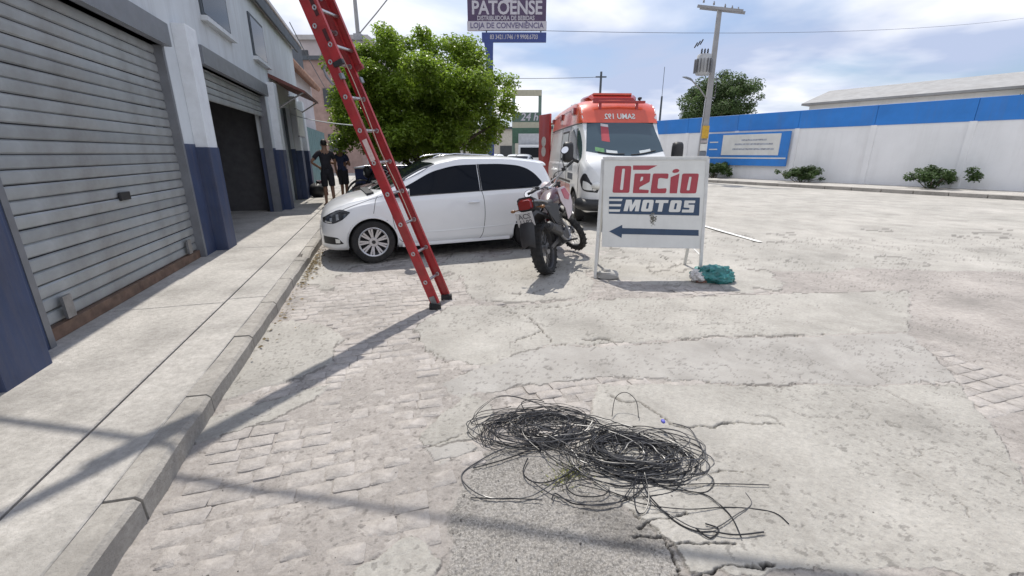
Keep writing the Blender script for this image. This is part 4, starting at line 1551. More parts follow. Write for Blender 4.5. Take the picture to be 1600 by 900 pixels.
    for s in (1, -1):
        mb = MB(); mb.tube([F(hb + Vector((-.055, s * .29, .086))), F(hb + Vector((-.092, s * .405, .101)))], .018, 10); mb.build("grip", black_plastic, bar_, smooth=50)
        mb = MB(); mb.tube([F(hb + Vector(p)) for p in ((-.03, s * .25, .08), (-.0, s * .30, .075), (-.02, s * .40, .08))], .007, 6); mb.build("lever", alu, bar_, smooth=50)
        mb = MB(); mb.box(F(hb + Vector((-.035, s * .245, .085))), (.05, .05, .045)); mb.build("switch_block", black_plastic, bar_, smooth=30, bevel=.006)
        mb = MB(); mb.tube([F(hb + Vector(p)) for p in ((-.04, s * .26, .10), (-.045, s * .30, .20 if s < 0 else .12), (-.05, s * .37, .27 if s < 0 else .11))], .006, 6)
        st_ = mb.build("mirror_stem", black_plastic, bar_, smooth=50)
        mb = MB()
        c = hb + Vector((-.055, s * .405, .285 if s < 0 else .105))
        mb.loft([[F(c + Vector((d, w * .066 * math.cos(a), w * .045 * math.sin(a)))) for a in [2 * math.pi * j / 16 for j in range(16)]] for d, w in ((.022, .55), (.012, .95), (-.006, 1.0))])
        mm = mb.build("mirror", black_plastic, bar_, smooth=40)
        mb = MB(); mb.loft([[F(c + Vector((d, .060 * math.cos(a), .040 * math.sin(a)))) for a in [2 * math.pi * j / 16 for j in range(16)]] for d in (-.005, -.008)])
        mb.build("mirror_glass", chrome, mm, smooth=30)
    for s in (1, -1):
        mb = MB(); mb.tube(catmull([F(hb + Vector((-.03, s * .24, .075))), F(hb + Vector((.10, s * .16, .10))), F(hb + Vector((.13, s * .06, -.05))), F(head + Vector((.06, s * .05, -.22)))], 6), .0055, 6)
        mb.build("control_cable", black_plastic, root, smooth=50)
    # frame, swing arm, shock
    mb = MB()
    mb.tube([head + axis * -.02, (WB - .43, 0, .72), (WB - .50, 0, .42), (WB - .62, 0, .26), (.42, 0, .27)], .022, 8)
    for s in (1, -1):
        mb.tube([head + axis * -.05, (WB - .55, s * .11, .80), (.42, s * .12, .70), (.36, s * .10, .40), (.42, s * .09, .27)], .017, 8)
        mb.tube([(.45, s * .11, .74), (.1, s * .12, .80), (-.18, s * .10, .84)], .014, 8)
        mb.tube([(.40, s * .10, .42), (.05, s * .12, .76)], .013, 8)
    mb.build("frame", dark_metal, root, smooth=50)
    mb = MB()
    for s in (1, -1):
        mb.loft([[Vector((x, s * .095 + dy, z + dz)) for dy, dz in ((-.012, -hh), (.012, -hh), (.012, hh), (-.012, hh))] for x, z, hh in ((.42, .36, .035), (.2, .34, .028), (-.03, RR_, .022))])
    mb.cyl((.40, -.1, .36), (.40, .1, .36), .03, n=10); mb.cyl((0, -.115, RR_), (0, .115, RR_), .012, n=8)
    mb.build("swing_arm", dark_metal, root, smooth=30)
    mb = MB(); mb.cyl((.30, 0, .38), (.38, 0, .70), .018, n=10)
    for j in range(8):
        mb.lathe([(.030, -.006), (.040, 0), (.030, .006)], Matrix.Translation(Vector((.31 + .0085 * j, 0, .42 + .034 * j))) @ rot_to(Vector((.08, 0, .32))).to_4x4(), 14)
    mb.build("shock_absorber", red_lens, root, smooth=40)
    # engine
    mb = MB()
    mb.box((.55, 0, .36), (.34, .22, .20)); mb.cyl((.48, -.15, .36), (.48, .15, .36), .085, n=20); mb.cyl((.64, -.14, .37), (.64, .14, .37), .095, n=20)
    eng = mb.build("engine", dark_metal, root, smooth=30, bevel=.012)
    q = rot_to(Vector((.2, 0, 1)))
    for j in range(7):
        mb = MB(); mb.box(Vector((.66, 0, .48)) + q @ Vector((0, 0, .026 * j)), (.16, .19, .012), q); mb.build("cooling_fin", dark_metal, eng, smooth=0)
    mb = MB(); mb.box(Vector((.66, 0, .48)) + q @ Vector((0, 0, .08)), (.12, .14, .22), q); mb.build("cylinder_block", steel, eng, smooth=20)
    # exhaust on the right
    mb = MB()
    mb.tube(catmull([(.76, -.05, .56), (.86, -.08, .46), (.80, -.13, .30), (.55, -.15, .30), (.35, -.16, .38), (.22, -.165, .46)], 6), .020, 10)
    ex = mb.build("exhaust_pipe", steel, root, smooth=50)
    mb = MB(); mb.cyl((.24, -.165, .45), (-.22, -.185, .60), .045, .055, 16); mb.cyl((-.22, -.185, .60), (-.25, -.186, .61), .055, .03, 16); mb.cyl((-.24, -.186, .605), (-.28, -.188, .62), .016, n=10); mb.build("silencer", black_plastic, ex, smooth=40)
    mb = MB(); mb.box((.0, -.225, .535), (.26, .008, .075), Matrix.Rotation(R(17), 3, 'Y')); mb.build("heat_shield", dark_metal, ex, smooth=30, bevel=.003)
    # tank with side shrouds
    mb = MB()
    rings = []
    for x, w, z0, z1 in ((.36, .075, .78, .86), (.44, .115, .76, .92), (.58, .135, .74, .985), (.72, .145, .72, 1.01), (.82, .12, .76, 1.0), (.88, .07, .82, .96)):
        rings.append([Vector((x, w * math.copysign(abs(math.cos(a)) ** .7, math.cos(a)), (z0 + z1) / 2 + (z1 - z0) / 2 * math.copysign(abs(math.sin(a)) ** .8, math.sin(a)))) for a in [2 * math.pi * j / 18 for j in range(18)]])
    mb.loft(rings)
    tk = mb.build("fuel_tank", tank_dark, root, smooth=50)
    mb = MB(); mb.cyl((.66, 0, 1.0), (.66, 0, 1.022), .035, n=16); mb.build("fuel_cap", chrome, tk, smooth=30)
    for s in (1, -1):
        mb = MB()
        o_ = [(.56, .98), (.80, .99), (.98, .86), (1.00, .74), (.90, .60), (.76, .55), (.72, .70), (.60, .82)]
        mb.loft([[Vector((x, s * (.125 + .11 * (x - .5) + t), z)) for x, z in o_] for t in (0, .012)])
        mb.build("side_shroud", accent, root, smooth=20, bevel=.003, seg=1)
        mb = MB()
        o_ = [(.66, .955), (.80, .965), (.93, .86), (.86, .80), (.74, .83)]
        mb.loft([[Vector((x, s * (.137 + .11 * (x - .5) + t), z)) for x, z in o_] for t in (-.004, .006)])
        mb.build("shroud_panel", tank, root, smooth=20)
        mb = MB()
        o_ = [(.46, .80), (.40, .60), (.28, .56), (.05, .74), (-.08, .84), (.2, .83)]
        mb.loft([[Vector((x, s * (.135 - .06 * (.4 - x) * (x < .4) + t), z)) for x, z in o_] for t in (0, .012)])
        mb.build("side_panel", black_plastic, root, smooth=20, bevel=.003, seg=1)
    # seat
    mb = MB()
    rings = []
    for x, w, z0, z1 in ((.50, .07, .82, .90), (.40, .10, .80, .875), (.22, .125, .80, .86), (.02, .135, .81, .885), (-.14, .125, .83, .90), (-.22, .10, .85, .89)):
        rings.append([Vector((x, w * math.copysign(abs(math.cos(a)) ** .6, math.cos(a)), (z0 + z1) / 2 + (z1 - z0) / 2 * math.copysign(abs(math.sin(a)) ** .7, math.sin(a)))) for a in [2 * math.pi * j / 16 for j in range(16)]])
    mb.loft(rings)
    mb.build("seat", M("seat_vinyl", (.022, .022, .024), .6, var=.3, scale=20, bump=.1), root, smooth=50)
    # tail: grab rail, mudguard, lamp, plate, indicators
    mb = MB(); mb.tube(catmull([(.05, .13, .85), (-.15, .135, .89), (-.30, .10, .91), (-.35, 0, .915), (-.30, -.10, .91), (-.15, -.135, .89), (.05, -.13, .85)], 5), .012, 8); mb.build("grab_rail", steel, root, smooth=50)
    mb = MB()
    rings = []
    for x, z, w in ((.28, .64, .075), (.12, .72, .085), (-.08, .76, .09), (-.24, .80, .09), (-.37, .78, .088), (-.435, .68, .088), (-.48, .56, .088), (-.50, .44, .08)):
        rings.append([Vector((x, -w, z - .03)), Vector((x, -w * .85, z + .01)), Vector((x, 0, z + .022)), Vector((x, w * .85, z + .01)), Vector((x, w, z - .03)), Vector((x + .012, 0, z + .008))])
    mb.loft(rings)
    mg = mb.build("rear_mudguard", black_plastic, root, smooth=50)
    mb = MB()
    mb.loft([[Vector((x, y * w, z0 + zz * hh)) for y, zz in ((-1, -.7), (-.7, -1), (.7, -1), (1, -.7), (1, .7), (.7, 1), (-.7, 1), (-1, .7))] for x, w, z0, hh in ((-.26, .078, .885, .052), (-.33, .082, .89, .060), (-.385, .07, .885, .050))])
    mb.build("tail_light", red_lens, root, smooth=40)
    mb = MB()
    mb.loft([[Vector((x, y * w, z0 + zz * hh)) for y, zz in ((-1, -.7), (-.7, -1), (.7, -1), (1, -.7), (1, .7), (.7, 1), (-.7, 1), (-1, .7))] for x, w, z0, hh in ((-.12, .10, .85, .07), (-.28, .100, .885, .078), (-.325, .100, .89, .08))])
    mb.build("tail_cowl", black_plastic, root, smooth=40)
    if plate:
        pm = Matrix.Rotation(R(-14), 3, 'Y')
        mb = MB(); mb.box((-.44, 0, .735), (.006, .20, .165), pm)
        pl_ = mb.build("number_plate", M("plate_grey", (.42, .42, .43), .5, dirt=.3, scale=20), root, smooth=0, bevel=.004)
        up = pm @ Vector((0, 0, 1)); rt = Vector((0, -1, 0)); nr = pm @ Vector((-1, 0, 0))
        c0 = Vector((-.44, 0, .735)) + nr * .0035
        lettering("ACS", .08, plate_ink, pl_, c0 + up * .032, rt, up, .001, offset=.002)
        lettering("1182", .08, plate_ink, pl_, c0 - up * .038, rt, up, .001, offset=.002)
    for s in (1, -1):
        mb = MB(); mb.tube([(-.27, s * .08, .84), (-.29, s * .16, .835)], .008, 6); mb.ball((-.30, s * .18, .835), (.022, .03, .018), 10, 6)
        mb.build("indicator", M("amber_lens", (.20, .09, .03), .3), root, smooth=50)
        mb = MB(); mb.tube([(.46, s * .11, .30), (.45, s * .25, .31)], .010, 6); mb.box((.45, s * .27, .315), (.045, .09, .02)); mb.build("footpeg", black_plastic, root, smooth=40)
    mb = MB(); mb.tube([(.46, .10, .28), (.36, .20, .13), (.33, .29, -.045 + .005)], .012, 6); mb.box((.33, .295, -.035), (.06, .045, .008)); mb.build("side_stand", steel, root, smooth=40)
    mb = MB()
    ch = [(.0, .115, RR_ + .06), (.48, .115, .42), (.50, .115, .36), (.47, .115, .31), (0, .115, RR_ - .06), (-.05, .115, RR_)]
    mb.tube(catmull(ch + [ch[0]], 4), .010, 5)
    mb.build("chain", steel, root, smooth=40)
    root.scale = (1.05, 1.05, 1.05)
    return root


bike_red = M("bike_red", (.46, .03, .06), .28, coat=.7, var=.08)
bike_white = M("bike_white", (.56, .47, .48), .35, coat=.4, var=.06, scale=10)
pa = np.array((.475, 5.43)); pb = np.array((1.03, 6.42))
motorbike("parked_motorcycle", "black and red trail motorcycle leaning left on its stand by the white car", (pa[0], pa[1], .012), R(69), R(-12.5), R(50), bike_red, bike_white)
motorbike("parked_motorcycle", "small red and black motorcycle beside the blue trailer behind the two bystanders", (-3.1, 13.3, .0), R(200), R(-9), R(12), M("bike_dark_red", (.20, .012, .015), .3, coat=.6), black_plastic, plate=False)

# ------------------------------------------------------------------ heaps of black cable on the lane
cable_m = M("black_cable", (.016, .016, .018), .38, var=.3, scale=30, spec=.5)
cable_g = M("grey_cable", (.06, .06, .065), .34, var=.3, scale=30, spec=.6)


def coil(name, label, cx, cy, rx, ry, rot, n, hgt, seed, spread=.06):
    rr = random.Random(seed)
    parts = {0: MB(), 1: MB()}
    root = None
    ca, sa = math.cos(rot), math.sin(rot)
    for k in range(n):
        small = rr.random() < .25
        f = rr.uniform(.18, .55) if small else .55 + .5 * rr.random() ** .9
        if k % 9 == 0: f = rr.uniform(1.0, 1.25)
        ox, oy = rr.gauss(0, spread), rr.gauss(0, spread * .7)
        ph = rr.uniform(0, 6.3)
        e1, e2 = rr.gauss(0, .11), rr.gauss(0, .06)
        sq = rr.uniform(.72, 1.12)
        base = .005 + hgt * rr.random() ** 1.2
        tl = rr.gauss(0, .028) * (2.6 if rr.random() < .12 else 1); td = rr.uniform(0, 6.3)
        wv = rr.uniform(.0, .010)
        P = []
        turns = rr.choice((1.0, 1.25, 1.6, .8, .65))
        m = int(42 * turns) + 6
        rr2 = rr.gauss(0, .12)
        for i in range(m + 1):
            a = ph + 2 * math.pi * turns * i / m
            r_ = f * (1 + e1 * math.cos(2 * a + ph) + e2 * math.sin(3 * a) + .03 * math.sin(7 * a + ph)) * (1 + rr2 * (i / m - .5))
            x = rx * r_ * math.cos(a) + ox; y = ry * sq * r_ * math.sin(a) + oy
            z = base + tl * math.cos(a - td) * f + wv * math.sin(4 * a + ph) + .008 * math.sin(a * 2 + td)
            P.append((cx + x * ca - y * sa, cy + x * sa + y * ca, max(z, .004 + .003 * rr.random())))
        parts[1 if rr.random() < .28 else 0].tube(P, rr.choice((.0018, .0023, .0028)), 5)
    root = parts[0].build(name, cable_m, smooth=60)
    tag(root, label, "cable coil", "heaps of cut cable")
    parts[1].build("grey_strands", cable_g, root, smooth=60)
    return root


c1 = (0.168, 2.138); c2 = (0.639, 1.906)
coil("cable_coil", "looser left heap of tangled black cable lying on the broken lane", c1[0], c1[1] , .275, .165, .05, 36, .022, 3, .055)
k2 = coil("cable_coil", "thicker right heap of coiled black cable with loose ends trailing forward", c2[0], c2[1], .255, .18, -.14, 54, .036, 8, .052)
# the loose strands, each traced where it lies
LOOSE = [
    [(0.385, 2.144), (0.174, 2.017), (-0.034, 1.937), (-0.178, 1.838), (-0.242, 1.747), (-0.192, 1.643), (-0.087, 1.592), (0.058, 1.596), (0.148, 1.643), (0.221, 1.717), (0.336, 1.814)],
    [(0.112, 2.194), (-0.074, 2.163), (-0.214, 2.163), (-0.233, 2.207), (-0.153, 2.259), (0.000, 2.272), (0.196, 2.327)],
    [(0.076, 2.226), (-0.111, 2.181), (-0.172, 2.085), (-0.138, 1.990), (-0.034, 1.963), (0.135, 1.937)],
    [(-0.190, 1.791), (-0.033, 1.862), (0.101, 1.937), (0.279, 2.017)],
    [(0.082, 1.862), (0.056, 1.769), (0.085, 1.704), (0.152, 1.696), (0.247, 1.734), (0.333, 1.791), (0.482, 1.824)],
    [(0.085, 1.704), (0.176, 1.623), (0.285, 1.566), (0.368, 1.551), (0.472, 1.574), (0.553, 1.663), (0.606, 1.747)],
    [(0.333, 1.791), (0.256, 1.683), (0.291, 1.604), (0.408, 1.611), (0.448, 1.663), (0.383, 1.717), (0.288, 1.696), (0.209, 1.663)],
    [(0.178, 1.585), (0.199, 1.623), (0.271, 1.566), (0.397, 1.555), (0.520, 1.592), (0.634, 1.683)],
    [(0.600, 1.725), (0.557, 1.623), (0.546, 1.530), (0.574, 1.519), (0.610, 1.585), (0.624, 1.704)],
    [(0.621, 1.747), (0.622, 1.623), (0.658, 1.530), (0.701, 1.455), (0.767, 1.419), (0.821, 1.410), (0.912, 1.391), (1.032, 1.410)],
    [(0.564, 1.704), (0.628, 1.566), (0.686, 1.488), (0.758, 1.429), (0.848, 1.435), (0.963, 1.495), (1.061, 1.566), (1.073, 1.635)],
    [(0.655, 1.734), (0.717, 1.663), (0.865, 1.623), (0.913, 1.566), (0.938, 1.488), (0.927, 1.379)],
    [(0.746, 1.704), (0.811, 1.635), (0.903, 1.643), (0.960, 1.704), (0.929, 1.778), (0.864, 1.814)],
    [(0.478, 1.663), (0.594, 1.651), (0.751, 1.675), (0.965, 1.683), (1.198, 1.667)],
    [(0.586, 2.226), (0.624, 2.313), (0.686, 2.327), (0.740, 2.279), (0.739, 2.207)],
    [(0.923, 2.163), (0.998, 2.120), (1.004, 2.017), (0.990, 1.901), (0.906, 1.824)],
    [(0.906, 2.017), (0.989, 1.963), (0.988, 1.872), (0.909, 1.805)],
    [(0.758, 1.429), (0.804, 1.382), (0.856, 1.429), (0.809, 1.455)],
    [(-0.189, 1.604), (-0.087, 1.588), (0.000, 1.588), (0.138, 1.585)],
    [(0.301, 1.675), (0.469, 1.623), (0.570, 1.566), (0.756, 1.530), (0.961, 1.548), (1.127, 1.516), (1.165, 1.455)],
]
# strands that run round both heaps and tie them into one tangle
rb = random.Random(21)
cm_ = (np.array(c1) + np.array(c2)) / 2
dm_ = np.array(c2) - np.array(c1)
am_ = math.atan2(dm_[1], dm_[0])
for i in range(15):
    mb = MB()
    a0 = rb.uniform(0, 6.3); sweep = rb.uniform(2.2, 5.2)
    rx_, ry_ = rb.uniform(.28, .46), rb.uniform(.11, .21)
    ox, oy = rb.gauss(0, .05), rb.gauss(-.02, .04)
    P = []
    for j in range(44):
        a = a0 + sweep * j / 43
        w_ = 1 + .06 * math.sin(3 * a + i) + .04 * math.sin(5 * a + 2 * i)
        x, y = rx_ * w_ * math.cos(a) + ox, ry_ * w_ * math.sin(a) + oy
        P.append((cm_[0] + x * math.cos(am_) - y * math.sin(am_), cm_[1] + x * math.sin(am_) + y * math.cos(am_), max(.006, .022 + .02 * math.sin(2 * a + i) + rb.uniform(-.003, .003))))
    mb.tube(P, rb.choice((.0020, .0025, .0030)), 5)
    mb.build("loose_strand", cable_m if i % 4 else cable_g, k2, smooth=60)
rr = random.Random(4)
for i, pts in enumerate(LOOSE):
    mb = MB()
    P = []
    for j, p in enumerate(pts):
        z = .008 + .012 * rr.random()
        if i in (14,): z = (.02, .09, .12, .09, .02)[j]
        if i == 8: z = (.05, .03, .01, .01, .03, .06)[j]
        P.append((p[0] + rr.uniform(-.003, .003), p[1] + rr.uniform(-.003, .003), z))
    mb.tube(catmull(P, 8), rr.choice((.0022, .0027, .0032)), 6)
    mb.build("loose_strand", cable_m if i % 5 else cable_g, k2, smooth=60)
mb = MB(); mb.ball(((0.844, 2.102)[0], (0.844, 2.102)[1], .07), (.012, .018, .010), 8, 6); mb.build("blue_tag", M("blue_tag", (.10, .10, .45), .4), k2)

# ------------------------------------------------------------------ ambulance
AMB = Shell(
    zt=[(-4.72, 2.50), (-4.5, 2.63), (-3.5, 2.68), (-1.2, 2.69), (-.75, 2.67), (-.45, 2.60), (-.2, 2.44), (-.05, 2.20), (.0, 2.12), (.30, 1.80), (.66, 1.44), (.80, 1.36), (.95, 1.20), (1.02, 1.0), (1.05, .80)],
    zs=[(-4.72, 1.30), (0, 1.32), (.5, 1.30), (.66, 1.26), (.85, 1.12), (1.0, .85), (1.05, .66)],
    zb=[(-4.72, .42), (-3, .36), (0, .36), (.8, .30), (1.05, .34)],
    w=[(-4.72, .96), (-4.5, .985), (0, .99), (.45, .985), (.75, .955), (.92, .88), (1.0, .76), (1.05, .62)],
    wr=[(-4.72, .80), (-4.4, .83), (-.8, .86), (-.2, .84), (.0, .83), (.3, .82), (.66, .86), (.85, .84), (1.0, .66), (1.05, .52)],
    cr=[(-4.72, .12), (-4.3, .15), (-.8, .15), (-.3, .13), (.0, .09), (.3, .08), (.66, .07), (1.05, .04)],
)
amb_white = M("ambulance_white", (.72, .73, .73), .3, coat=.6, var=.03, dirt=.05)
amb_red = M("ambulance_red", (.60, .085, .040), .34, coat=.5, var=.10, scale=3)
deep_red = M("beacon_red", (.33, .018, .015), .25, coat=.4, var=.15)
cab_glass = glass_mat("windscreen_glass", (.040, .066, .082), .06, spec=.8)
frost = M("frosted_window", (.52, .56, .58), .35, var=.08)
ahead = np.array((.045, -.999)); ahead /= np.hypot(*ahead)
aleft = np.array((-ahead[1], ahead[0]))
fw_contact = np.array((1.40, 10.12))
ao = fw_contact + aleft * .97
amb = thing("ambulance", "white and red emergency van with mirrored lettering, driving towards the viewer", "ambulance", (ao[0], ao[1], .004), (0, 0, math.atan2(ahead[1], ahead[0])))
AA = [(0, .345), (-3.66, .345)]
AMB.body("body", amb_white, amb, -4.72, 1.05, AA, .045, .43)
arch_parts(AMB, amb, AA, .43, black_plastic, .99)
u = MB(); u.box((-1.8, 0, .45), (5.4, 1.2, .3)); u.build("underbody", black_plastic, amb, smooth=0)
for ax in (0, -3.66):
    for sgn in (1, -1):
        wheel(amb, (ax, sgn * .86, .345), .345, .225, .20, sgn, steel, "steel", 0)
# red roof cap: the shell above z = 2.12, a few millimetres proud
mb = MB(); rings = []
for i in range(64):
    x = -4.70 + (4.70 - .01) * i / 63
    q, i7 = AMB.section(x)
    z0 = 2.13
    pts = [(AMB.W(x, z0), z0)] + [(a, b) for a, b in q if b > z0 + .01]
    d = np.r_[0, np.cumsum(np.hypot(np.diff([p[0] for p in pts]), np.diff([p[1] for p in pts])))]
    t = np.linspace(0, d[-1], 22)
    ya = np.interp(t, d, [p[0] for p in pts]); za = np.interp(t, d, [p[1] for p in pts])
    half = [(y + .007, z + .006 * min(1, k / 3)) for k, (y, z) in enumerate(zip(ya, za))]
    half[-1] = (0, half[-1][1])
    rings.append([Vector((x + .004, y, z)) for y, z in half] + [Vector((x + .004, -y, z)) for y, z in half[-2::-1]])
mb.loft(rings, caps=False, closed_ring=False)
cap = mb.build("roof_cap", amb_red, amb, smooth=50)
for sgn in (1, -1):
    mb = MB(); AMB.line(mb, sgn, [(-4.69, 2.125), (-2.5, 2.125), (-.06, 2.125)], .014, .004)
    mb.build("roof_trim", black_plastic, amb, smooth=50)
    # drip rail on the raised roof and side marker lamps
    mb = MB(); AMB.line(mb, sgn, [(-4.6, 2.47), (-2.5, 2.485), (-.85, 2.485)], .012, .006); mb.build("drip_rail", deep_red, amb, smooth=50)
    for x in (-.75, -2.6, -4.4):
        mb = MB(); y = AMB.W(x, 2.42); mb.box((x, sgn * (y + .02), 2.42), (.26, .07, .15)); mb.build("marker_lamp", deep_red, amb, smooth=30, bevel=.018)
    mb = MB(); AMB.line(mb, sgn, [(-.98, 2.12), (-1.0, 1.3), (-1.0, .42)], .007, 0); AMB.line(mb, sgn, [(.42, .55), (.52, .9), (.50, 1.28)], .006, 0)
    AMB.line(mb, sgn, [(-2.25, 2.12), (-2.25, 1.3), (-2.25, .42)], .007, 0)
    mb.build("door_seam", M("seam_shadow", (.05, .05, .05)), amb, smooth=50)
    AMB.side("cab_window", cab_glass, amb, sgn, [(-.88, 1.36), (-.2, 1.34), (.36, 1.32), (.44, 1.36)], [(-.88, 1.98), (-.5, 2.03), (-.22, 2.03), (.1, 1.80), (.44, 1.42)], off=.005)
    f_ = AMB.side("side_window_frame", black_plastic, amb, sgn, [(-2.12, 1.33), (-1.16, 1.33)], [(-2.12, 2.02), (-1.16, 2.02)], off=.006, nx=6)
    AMB.side("side_window", frost, f_, sgn, [(-2.06, 1.38), (-1.22, 1.38)], [(-2.06, 1.97), (-1.22, 1.97)], off=.010, nx=6)
    AMB.side("red_band", amb_red, amb, sgn, [(-3.18, .44), (-.48, .44)], [(-3.18, .80), (-.48, .80)], off=.003, nx=20)
    AMB.side("door_badge", M("badge_blue", (.06, .075, .10), .5), amb, sgn, [(-.78, .92), (-.12, .92)], [(-.78, 1.06), (-.12, 1.06)], off=.004, nx=4, nz=2)
    AMB.side("door_badge", M("badge_grey", (.25, .27, .30), .5, var=.6, scale=14), amb, sgn, [(-.70, 1.12), (-.22, 1.12)], [(-.70, 1.27), (-.22, 1.27)], off=.004, nx=4, nz=2)
    AMB.side("rub_strip", black_plastic, amb, sgn, [(-3.2, .835), (-.45, .835)], [(-3.2, .885), (-.45, .885)], off=.012, nx=20, nz=2)
    mb = MB(); y = AMB.W(-1.25, 1.18); mb.box((-1.18, sgn * (y + .02), 1.18), (.20, .03, .035)); mb.build("door_handle", black_plastic, amb, smooth=30, bevel=.008)
    # big door mirrors
    mb = MB(); mb.tube([(.34, sgn * .95, 1.32), (.36, sgn * 1.06, 1.36), (.36, sgn * 1.13, 1.42)], .035, 8)
    am = mb.build("mirror_arm", black_plastic, amb, smooth=50)
    mb = MB()
    mb.loft([[Vector((x, sgn * 1.19 + w * math.copysign(abs(math.cos(a)) ** .5, math.cos(a)) * .115, 1.52 + w * math.copysign(abs(math.sin(a)) ** .5, math.sin(a)) * .215)) for a in [2 * math.pi * j / 20 for j in range(20)]] for x, w in ((.30, .96), (.34, 1.0), (.40, .97), (.45, .80), (.47, .55))])
    mo = mb.build("door_mirror", black_plastic, amb, smooth=50)
    mb = MB(); mb.box((.296, sgn * 1.19, 1.53), (.006, .19, .36)); mb.build("mirror_glass", chrome, mo, smooth=20, bevel=.002)
    # headlamps
    h = AMB.side("headlight", black_plastic, amb, sgn, [(.70, .93), (.85, .76), (1.03, .72)], [(.70, .96), (.85, 1.10), (1.03, .80)], off=.008, nx=10, nz=5)
    AMB.side("headlamp_lens", clear_lens, h, sgn, [(.84, .80), (.93, .77), (1.02, .765)], [(.84, .95), (.93, .93), (1.02, .80)], off=.012, nx=6, nz=4)
    mb = MB(); mb.ball((.985, sgn * .66, .86), (.10, .13, .085), 14, 9); mb.build("headlamp_bowl", clear_lens, h, smooth=60)
ws = AMB.top("windscreen", cab_glass, amb, .66, -.01, .83, .72, bow_b=.16, bow_h=.10, off=.006)
# things seen behind and on the glass: a red sun visor sheet, papers on the dash
mb = MB()
def wpt(s, t, o):
    x = (.66 - .16 * s * s) * (1 - t) + (-.01 - .10 * s * s) * t
    y = s * (.83 * (1 - t) + .72 * t)
    return Vector((x, y, AMB.T(x, y) + o))
def wpatch(name, s0, s1, t0, t1, mat, o=.009):
    mb_ = MB(); n = 6
    mb_.loft([[wpt(s0 + (s1 - s0) * i / n, t0, o), wpt(s0 + (s1 - s0) * i / n, t1, o), wpt(s0 + (s1 - s0) * i / n, t1, o - .004), wpt(s0 + (s1 - s0) * i / n, t0, o - .004)] for i in range(n + 1)])
    return mb_.build(name, mat, ws, smooth=30)
wpatch("red_sheet", -.60, -.38, .40, .86, M("faded_red_sheet", (.36, .05, .06), .4, var=.2, scale=4))
wpatch("sheet_header", -.60, -.38, .865, .93, M("sheet_header", (.55, .5, .5), .5))
wpatch("dash_paper", -.50, -.22, .06, .16, M("paper", (.50, .54, .55), .6, var=.15, scale=20))
wpatch("dash_cloth", -.78, -.55, .06, .18, M("green_cloth", (.09, .25, .10), .7, var=.4, scale=18))
wpatch("dash_paper", .36, .66, .06, .15, M("paper", (.50, .54, .55), .6))
mb = MB()
for s0, s1 in ((-.72, -.05), (.12, .78)):
    mb.tube([wpt(s0 + (s1 - s0) * i / 8, .025 + .03 * i / 8, .016) for i in range(9)], .012, 6)
mb.build("wiper", black_plastic, amb, smooth=40)
mb = MB()
for s in (-.3, .45): mb.box((.72, s, AMB.T(.72, s) + .006), (.05, .42, .012))
mb.build("bonnet_vent", black_plastic, amb, smooth=20)
mb = MB(); mb.box((1.04, 0, .82), (.06, .80, .26)); mb.build("grille", black_plastic, amb, smooth=20, bevel=.02)
mb = MB(); mb.tube(catmull([(.72, -.97, .48), (.95, -.86, .47), (1.08, -.55, .47), (1.11, 0, .47), (1.08, .55, .47), (.95, .86, .47), (.72, .97, .48)], 6), .12, 10); mb.build("front_bumper", black_plastic, amb, smooth=50)
mb = MB(); mb.box((1.225, 0, .52), (.02, .42, .13)); mb.build("number_plate", sign_white, amb, smooth=20)
# mirrored lettering above the screen
fx = -.055
zc = 2.265
me = text_mesh("SAMU 192", .155, .003, offset=.004)
for v in me.vertices: v.co.x *= -1
def cap_front(y, z):
    lo_, hi_ = -1.2, .05
    for _ in range(30):
        m_ = (lo_ + hi_) / 2
        if AMB.T(m_, y) > z: lo_ = m_
        else: hi_ = m_
    return lo_
for v in me.vertices:
    y, z, o = v.co.x, zc + v.co.y, v.co.z
    v.co = Vector((cap_front(y, z) + .018 + o, y, z))
me.flip_normals()
link("lettering", me, sign_white, cap, smooth=0)
# light beam on brackets, roof unit
mb = MB(); mb.box((-.22, 0, 2.575), (.10, 1.16, .055)); mb.build("light_beam", deep_red, amb, smooth=30, bevel=.015)
for s in (-.42, .40):
    mb = MB(); mb.box((-.21, s, 2.46), (.05, .06, .20)); mb.build("beam_bracket", deep_red, amb, smooth=20, bevel=.006)
mb = MB()
mb.loft([[Vector((x, y * w, z)) for y, z in ((-1, z0), (1, z0), (1, z1 - .05), (.9, z1), (-.9, z1), (-1, z1 - .05))] for x, w, z0, z1 in ((-.70, .50, 2.62, 2.72), (-.85, .57, 2.60, 2.79), (-1.55, .60, 2.60, 2.81), (-1.75, .56, 2.60, 2.75))])
ru = mb.build("roof_unit", deep_red, amb, smooth=30)
mb = MB(); mb.box((-1.2, 0, 2.805), (.8, .9, .05)); mb.build("unit_cover", amb_red, ru, smooth=20, bevel=.015)
for (x, y, z, s) in ((-.85, .66, 2.72, .05), (-2.9, -.55, 2.74, .07), (-3.6, -.5, 2.72, .06)):
    mb = MB(); mb.cyl((x, y, 2.60), (x, y, z), s * .5, n=10); mb.box((x, y, z), (s * 2.2, s * 1.3, s)); mb.build("roof_lamp", black_plastic, amb, smooth=30, bevel=.008)
# rear door standing open on the near side
dr = MB(); q = Matrix.Rotation(R(20), 3, 'Z')
dr.box((-5.07, -1.06, 1.58), (.78, .07, 2.25), q)
d_ = dr.build("rear_door", M("door_red", (.40, .03, .03), .35, coat=.3), amb, smooth=25, bevel=.03)
for z in (1.55, 1.86):
    mb = MB(); nq = q @ Vector((0, -1, 0)); mb.cyl(Vector((-5.07, -1.06, z)) + nq * .030, Vector((-5.07, -1.06, z)) + nq * .042, .16, n=20); mb.build("door_badge", M("badge_pale", (.55, .50, .50), .5, var=.2, scale=12), d_, smooth=20)

